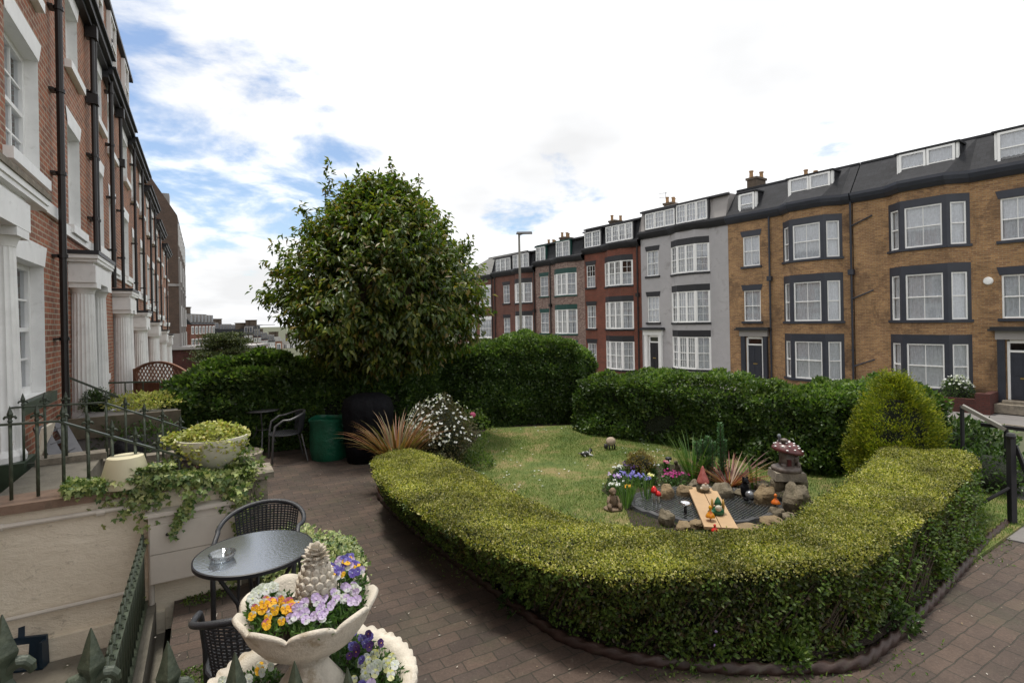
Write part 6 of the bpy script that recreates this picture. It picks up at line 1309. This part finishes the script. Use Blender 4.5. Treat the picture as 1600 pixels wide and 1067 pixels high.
# plank bridge: two boards
A, B_ = gp(1096, 763, .13), gp(1127, 826, .10)
dv = (B_-A); sdv = Vector((dv.y, -dv.x, 0)).normalized()
for k, lb in ((-1, 'left new pine plank of the pond bridge'), (1, 'right new pine plank of the pond bridge')):
    m0 = A+sdv*-.078*k*-1; root = empty('plank', m0, 0, lb, 'plank', 'pine planks across the pond'); b = MB(); b.beam((0, 0, 0), dv, .148, .028); b.build('board', m_wood, root)
# gnomes and figurines
m_beard = mat('cream_beard', (0.50, 0.46, 0.38), .7, .15, 20, .4); m_skin = mat('painted_skin', (0.45, 0.25, 0.18), .6, .1, 9, 0); m_hatr = mat('faded_red_paint', (0.32, 0.050, 0.045), .5, .25, 18, .3, c2=(0.42, 0.14, 0.12)); m_hatg = mat('dark_green_paint', (0.015, 0.10, 0.045), .4, .2, 9, .1); m_coat = mat('mossy_coat', (0.10, 0.09, 0.06), .7, .3, 14, .3)
g_ = gp(1101, 768, .15); root = empty('gnome', (g_.x, g_.y+.05, .148), R(5), 'weathered garden gnome in a tall pink red hat at the top of the planks', 'gnome'); root.scale = (.82, .82, .80)
b = MB(); b.lathe([(.085, 0), (.09, .03), (.085, .07), (.065, .11)], 20); b.build('body', m_coat, root, smooth=True)
b = MB(); b.blob((0, -.070, .075), (.055, .032, .050), 12, 8, .05, seed=2); b.blob((-.05, -.07, .055), (.025, .02, .02), 8, 6, .0, seed=2); b.blob((.05, -.07, .055), (.025, .02, .02), 8, 6, .0, seed=2); b.build('beard', m_beard, root, smooth=True)
b = MB(); b.blob((0, -.085, .122), (.016, .016, .014), 8, 6, 0); b.blob((0, -.045, .125), (.045, .042, .03), 10, 7, 0); b.build('face', m_skin, root, smooth=True)
b = MB(); b.lathe([(.085, .115), (.082, .135), (.060, .19), (.040, .25), (.018, .32), (.008, .345), (.001, .35)], 20, fn=lambda a, i, r, z: (r*(1+.05*math.sin(4*a+i*2)), z)); b.build('hat', m_hatr, root, smooth=True)
g_ = gp(1122, 802, .13); root = empty('gnome', (g_.x, g_.y, .125), R(-15), 'small gnome in green reclining in a leaf boat on the planks', 'gnome')
b = MB(); b.lathe([(.05, 0), (.062, .02), (.055, .055), (.035, .075)], 16); b.blob((-.06, -.03, .03), (.045, .025, .018), 10, 6, .05, seed=4); b.build('body', m_hatg, root, smooth=True)
b = MB(); b.blob((0, -.050, .075), (.033, .020, .030), 10, 7, .05, seed=2); b.build('beard', m_beard, root, smooth=True)
b = MB(); b.lathe([(.040, .095), (.028, .13), (.010, .165), (.001, .175)], 14); b.build('hat', m_hatg, root, smooth=True)
m_och = mat('ochre_shell', (0.38, 0.22, 0.05), .5, .2, 8, .1)
for sx in (-1, 1): b = MB(); b.blob((sx*.052, .02, .085), (.014, .035, .062), 10, 8, 0); b.build('shell', m_och, root, smooth=True)
def toadstool(label, u, v, z_, m1, h_=.09, s_=1.0, c2=None):
    g_ = gp(u, v, z_); root = empty('glass_toadstool', (g_.x, g_.y, z_), 0, label, 'ornament', 'coloured glass garden ornaments'); b = MB(); b.lathe([(.004, 0), (.004, h_), ], 6); b.build('stem', m_black, root)
    b = MB(); b.lathe([(.045*s_, h_*.35), (.048*s_, h_*.42), (.030*s_, h_*.7), (.012*s_, h_*.95), (.010*s_, h_*1.1), (.018*s_, h_*1.25), (.010*s_, h_*1.45), (.001, h_*1.5)], 14, fn=lambda a, i, r, z: (r*(1+.12*math.sin(6*a)*(i < 2)), z)); b.build('bell', m1, root, smooth=True)
m_og = mat('orange_red_glass', (0.62, 0.08, 0.02), .15, .2, 4, 0, c2=(0.75, 0.25, 0.03)); m_yg = mat('red_yellow_glass', (0.60, 0.10, 0.02), .15, .1, 16, 0, c2=(0.80, 0.50, 0.03)); m_rg = mat('red_glass', (0.60, 0.02, 0.02), .15, .1, 9, 0)
toadstool('yellow and red glass bell flower at the front of the planks', 1110, 813, .12, m_yg, .10, 1.0)
toadstool('orange red glass bell flower on the sloping rock', 1212, 791, .12, m_og, .09, 1.0)
toadstool('red glass ornament just behind the hedge in front of the planks', 1117, 832, .06, m_rg, .055, .8)
g_ = gp(1025, 783, .06); root = empty('toadstool_ornament', (g_.x, g_.y, .05), 0, 'shiny red capped toadstool ornament at the back left of the pond', 'ornament'); b = MB(); b.lathe([(.016, 0), (.012, .13)], 10, (-.02, 0, 0)); b.lathe([(.016, 0), (.012, .10)], 10, (.02, -.02, 0)); b.build('stalk', m_beard, root, smooth=True); b = MB(); b.lathe([(.042, .115), (.036, .14), (.018, .17), (.001, .185)], 14, (-.02, 0, 0)); b.lathe([(.036, .085), (.030, .11), (.012, .13), (.001, .135)], 14, (.02, -.02, 0)); b.build('cap', m_rg, root, smooth=True)
g_ = gp(1071, 803, .06); root = empty('solar_light', (g_.x, g_.y, .05), 0, 'chrome topped solar light standing in the pond', 'light'); b = MB(); b.lathe([(.016, 0), (.016, .10)], 10); b.build('stem', m_black, root, smooth=True); b = MB(); b.lathe([(.015, .095), (.058, .115), (.060, .125), (.04, .145), (.001, .15)], 24); b.build('cap', mat('chrome', (0.75, 0.75, 0.76), .12, .03, 3, 0, metal=1.0), root, smooth=True)
g_ = gp(1045, 741, 0); root = empty('solar_light', (g_.x, g_.y, 0), 0, 'black stake light among the flowers behind the pond', 'light'); b = MB(); b.lathe([(.008, 0), (.008, .2)], 8); b.lathe([(.04, .2), (.045, .215), (.04, .23), (.001, .235)], 14); b.build('stake', m_black, root, smooth=True)
g_ = gp(1058, 744, 0); root = empty('figurine', (g_.x, g_.y, 0), 0, 'small grey bird figurine among the flowers behind the pond', 'figurine'); b = MB(); b.blob((0, 0, .09), (.045, .04, .09), 12, 8, .05, seed=7); b.blob((-.02, -.02, .19), (.028, .028, .028), 10, 7, .0, seed=7); b.build('body', m_rock2, root, smooth=True)
# bear figurine (dark) on the stone
g_ = gp(1166, 783, .08); root = empty('bear_figurine', (g_.x, g_.y, .10), R(15), 'dark bear figurine holding a silver ball on the grey flat stone', 'figurine'); b = MB()
b.blob((0, .02, .10), (.048, .042, .09), 14, 9, .03, seed=3); b.blob((0, .01, .205), (.036, .034, .034), 12, 8, .0, seed=3); b.blob((-.026, .01, .238), .013, 8, 6, 0); b.blob((.026, .01, .238), .013, 8, 6, 0); b.blob((0, -.03, .196), (.016, .018, .013), 8, 6, 0); b.blob((-.035, -.04, .02), (.022, .035, .02), 8, 6, 0); b.blob((.035, -.04, .02), (.022, .035, .02), 8, 6, 0); b.build('body', m_cover, root, smooth=True)
b = MB(); b.blob((0, -.055, .07), .045, 16, 11, 0); b.build('ball', mat('dull_silver', (0.25, 0.26, 0.28), .3, .2, 6, 0, metal=.6), root, smooth=True)
# seated monkey/child statue
g_ = gp(958, 800, 0); root = empty('seated_statue', (g_.x, g_.y, .03), R(10), 'small seated stone figure at the left edge of the pond', 'statue'); root.scale = (.85, .85, .88); b = MB(); m_st = mat('brown_stone_statue', (0.20, 0.14, 0.095), .85, .3, 14, .7, 70)
b.blob((0, 0, .015), (.12, .10, .02), 14, 6, .04, seed=1, sq=.8); b.build('base', m_st, root, smooth=True); b = MB()
b.blob((0, .01, .11), (.055, .05, .085), 14, 9, .02, seed=2); b.blob((0, -.005, .225), (.042, .042, .048), 14, 9, .0); b.blob((0, -.04, .212), (.020, .018, .018), 10, 7, 0)
for sx in (-1, 1):
    b.tube([(sx*.05, .0, .16), (sx*.075, -.02, .10), (sx*.055, -.055, .07)], [.022, .019, .016], 8); b.tube([(sx*.035, .0, .05), (sx*.075, -.06, .07), (sx*.06, -.085, .03)], [.032, .028, .022], 8); b.blob((sx*.042, 0, .23), (.010, .012, .016), 8, 6, 0)
b.build('body', m_st, root, smooth=True)
# sheep-like pig figurine grazing, black-white dog
g_ = gp(953, 702, .03); root = empty('sheep_figurine', (g_.x, g_.y, .03), R(25), 'beige black faced sheep figurine grazing on the lawn', 'figurine'); b = MB(); b.blob((.02, 0, .125), (.085, .06, .07), 16, 11, .05, seed=3); b.build('fleece', mat('beige_fleece', (0.38, 0.30, 0.23), .9, .15, 25, .8), root, smooth=True); b = MB(); b.blob((-.085, -.01, .06), (.032, .026, .042), 12, 8, 0)
for sx in (-1, 1):
    for sy in (-1, 1): b.tube([(sx*.05+.02, sy*.03, .08), (sx*.052+.02, sy*.03, 0)], [.014, .011], 8)
    b.blob((-.075, sx*.032, .085), (.012, .018, .008), 8, 6, 0)
b.build('head_and_legs', m_black, root, smooth=True)
g_ = gp(915, 713, .03); root = empty('dog_figurine', (g_.x, g_.y, .03), R(20), 'small black and white dog figurine lying on the lawn', 'figurine'); b = MB(); b.blob((0, 0, .045), (.08, .035, .035), 14, 9, .03, seed=3); b.blob((.085, 0, .085), (.032, .025, .024), 12, 8, 0); b.tube([(.06, 0, .05), (.08, 0, .08)], [.028, .02], 8); b.tube([(-.07, 0, .05), (-.12, .01, .06)], [.010, .005], 6)
for sx in (-1, 1): b.blob((.085, sx*.018, .108), (.009, .006, .012), 8, 6, 0); b.tube([(.05, sx*.03, .03), (.11, sx*.032, .01)], [.014, .010], 8); b.tube([(-.05, sx*.03, .03), (-.02, sx*.045, .01)], [.018, .012], 8)
b.build('body', mat('black_white_patches', (0.02, 0.02, 0.02), .5, .0, 17, .1, c2=(0.02, 0.02, 0.02), dirt=(0.7, 0.7, 0.7), ds=16, dlo=.52, dhi=.56), root, smooth=True)
# pond-side plants
g_ = gp(1100, 758, .03); strap_plant('grassy_plant', 'tall pale green grassy clump behind the gnome', (g_.x-.05, g_.y+.25, .03), 90, .62, .014, .55, m_greenstrap, up=1.2, droop=.55)
g_ = gp(1150, 764, .03); strap_plant('cordyline', 'red and cream striped spiky plant right of the gnome', (g_.x-.03, g_.y+.12, .03), 90, .62, .020, 1.0, m_redstrap, up=.75, droop=.35)
g_ = gp(1180, 766, .03); strap_plant('iris', 'few upright green iris blades beside the striped spiky plant', (g_.x, g_.y+.02, .03), 12, .42, .018, .22, m_greenstrap, up=1.5, droop=.1)
g_ = gp(978, 793, .03); strap_plant('iris', 'bright green grassy clump beside the seated stone figure', (g_.x, g_.y, .03), 60, .40, .010, .38, m_greenstrap, up=1.3, droop=.25)
g_ = gp(1010, 783, .03); strap_plant('iris', 'upright green blades left of the red toadstool ornament', (g_.x, g_.y, .03), 26, .36, .010, .28, m_greenstrap, up=1.4, droop=.15)
m_lf_eu = leafmat('blue_green_needle', [(0.05, 0.13, 0.05), (0.08, 0.18, 0.07), (0.11, 0.22, 0.09)], .5, .2)
def spire(label, u, v, sp):
    g_ = gp(u, v, .03); root = empty('spurge', (g_.x, g_.y, .03), 0, label, 'plant'); PP, DD = [], []; b = MB()
    for (dx, h_) in sp:
        b.tube([(dx*.7, 0, 0), (dx, 0, h_)], .006, 5); m = int(900*h_); z_ = rng.uniform(.15, 1, m)*h_; a = rng.uniform(0, 6.283, m); P = np.stack([dx*.7+dx*.3*z_/h_+np.cos(a)*.008, np.sin(a)*.008, z_], 1); PP.append(P); DD.append(unit(np.stack([np.cos(a), np.sin(a), np.full(m, .55)], 1)))
    P, D = np.concatenate(PP), np.concatenate(DD); b.build('stems', m_twig, root); leaves('leaves', P, D, rnd3(len(P)), .045, .010, m_lf_eu, root)
spire('bushy green spurge spikes directly behind the gnome', 1104, 752, [(-.12, .50), (-.04, .52), (.03, .56), (.09, .50), (.0, .42)])
spire('single tall thin green spike right of the spurge', 1127, 750, [(0, .72), (.04, .5)])
g_ = gp(1003, 745, .03); shrub('shrub', 'small yellow bronze dwarf shrub behind the flower patch', 'shrub', (g_.x, g_.y+.1, .17), (.20, .18, .17), 2200, .030, leafmat('bronze_dwarf_leaf', [(0.12, 0.11, 0.03), (0.20, 0.15, 0.04), (0.16, 0.09, 0.04), (0.30, 0.24, 0.04)], .6, .2), core=True)
def patch(label, u, v, pm, nf, r_, hh_=.10, cat='flowers'):
    g_ = gp(u, v, .03); root = empty('flower_clump', (g_.x, g_.y, .03), 0, label, cat, 'flower clumps beside the pond'); n = 420; q = rng.normal(size=(n, 2))*r_*.55; P = np.column_stack([q, rng.uniform(0, hh_, n)]); leaves('foliage', P, unit(rnd3(n)+np.array([0, 0, .5])), rnd3(n), .045, .014, m_lf_pansy, root)
    q = rng.normal(size=(nf, 2))*r_*.5; P = np.column_stack([q, hh_+rng.uniform(0, .04, nf)]); Vs = []; Fs = []
    for k in range(3): V_, F_ = leaf_arrays(P, unit(rnd3(nf)*np.array([1, 1, .5])), unit(np.tile([[0, -.6, 1.]], (nf, 1))+rnd3(nf)*.3), .030, .030, .0); Vs.append(V_); Fs.append(F_+k*len(V_))
    put('flowers', npmesh('flowers', np.concatenate(Vs), np.concatenate(Fs), pm), root)
patch('white pansies right behind the seated stone figure', 961, 771, m_petal_w, 16, .10); patch('pale pink flower clump at the left of the pond bed', 961, 758, m_petal_p, 12, .07); patch('single white primrose clump at the back left of the pond bed', 968, 744, m_petal_w, 10, .05)
patch('blue grey pansies in the middle of the pond bed', 985, 755, m_petal_b, 22, .12); patch('dark violet flowers at the back of the pond bed', 990, 742, m_petal_d, 26, .13, .13); patch('white flowers at the back centre of the pond bed', 1016, 742, m_petal_w, 18, .08, .13); patch('blue pansies centre right of the pond bed', 1002, 760, m_petal_b, 14, .08); patch('pale yellow pansies centre of the pond bed', 1018, 757, m_petal_ly, 8, .04); patch('magenta flowers at the right of the pond bed', 1052, 757, m_petal_m, 24, .15, .12); patch('pink bloom beside the black stake light', 1041, 742, m_petal_k, 8, .03, .15); patch('yellow pansies among the grassy clump by the statue', 983, 776, m_petal_y, 9, .05)
# soil bed
mb = MB(); bp = [gp(u, v, 0) for u, v in ((978, 800), (940, 770), (960, 738), (1010, 728), (1080, 730), (1160, 742), (1225, 765), (1275, 790), (1270, 820), (1180, 850), (1050, 850), (990, 835))]; mb.prism([(q.x, q.y) for q in bp], .0, .036)
tag(mb.build('flower_bed', m_soil), 'dark soil bed round the pond', 'soil', kind='structure')
# border soil under hedges
mb = MB(); lb = [(-1.5, 6.6)]+[(q.x, q.y) for q in [Vector(x) for x in Bo[::8]]]
k = len(Bo)
pts_o = [Bo[i]+wv[i]*.04 for i in range(0, NS, 6)]; pts_i = [Bi[i]-wv[i]*.08 for i in range(0, NS, 6)]
for i in range(len(pts_o)-1):
    A, B_, C1, D1 = pts_o[i], pts_o[i+1], pts_i[i+1], pts_i[i]; mb.face([(A[0], A[1], .036), (B_[0], B_[1], .036), (C1[0], C1[1], .036), (D1[0], D1[1], .036)])
tag(mb.build('hedge_soil', m_soil), 'bare soil under the low hedge', 'soil', kind='structure')
# weeds in the paving, litter
def scatter(n, fn): P = fn(n); return P
def wf(n):
    t_ = rng.uniform(1.2, 5.6, n); b_ = 1.62+np.abs(rng.normal(size=n))*.35; P = np.array([OL[:]])+t_[:, None]*np.array([DL[:]])+b_[:, None]*np.array([NL[:]]); k = vnoise(P, 5, 5)+.3*vnoise(P, 17, 3) > .10; return P[k]
P = wf(11000); e = E[rng.integers(0, len(E), 1600)]+np.stack([rng.normal(size=1600)*.09, rng.normal(size=1600)*.09-.04, np.zeros(1600)], 1); k = (vnoise(e, 4, 2) > -.1) & (e[:, 1] > 0); P = np.concatenate([P, e[k]]); P[:, 2] = .003; n = len(P)
tag(leaves('weeds', P, unit(rnd3(n)+np.array([0, 0, .5])), rnd3(n), .028*rng.uniform(.5, 1.5, n), .012, m_lf_mid), 'small green weeds growing in the paving joints', 'weeds', kind='stuff')
n = 900; P = np.stack([rng.uniform(-3.2, 5.5, n), rng.uniform(1.8, 8.2, n), np.full(n, .006)], 1); D = rnd3(n); D[:, 2] *= .1
m_lit = leafmat('dry_petal', [(0.40, 0.36, 0.30), (0.22, 0.17, 0.09), (0.50, 0.47, 0.42)], .8, 0, nvar=.1)
tag(leaves('fallen_petals', P, unit(D), np.tile([0, 0, 1.], (n, 1)), .016*rng.uniform(.4, 1.3, n), .008, m_lit, fold=.05), 'fallen pale petals and leaf litter on the paving', 'litter', kind='stuff')
for o in bpy.data.objects:
    if o.name.split('.')[0] in ('flowers', 'foliage', 'plant') and o.parent: o['kind'] = 'stuff'
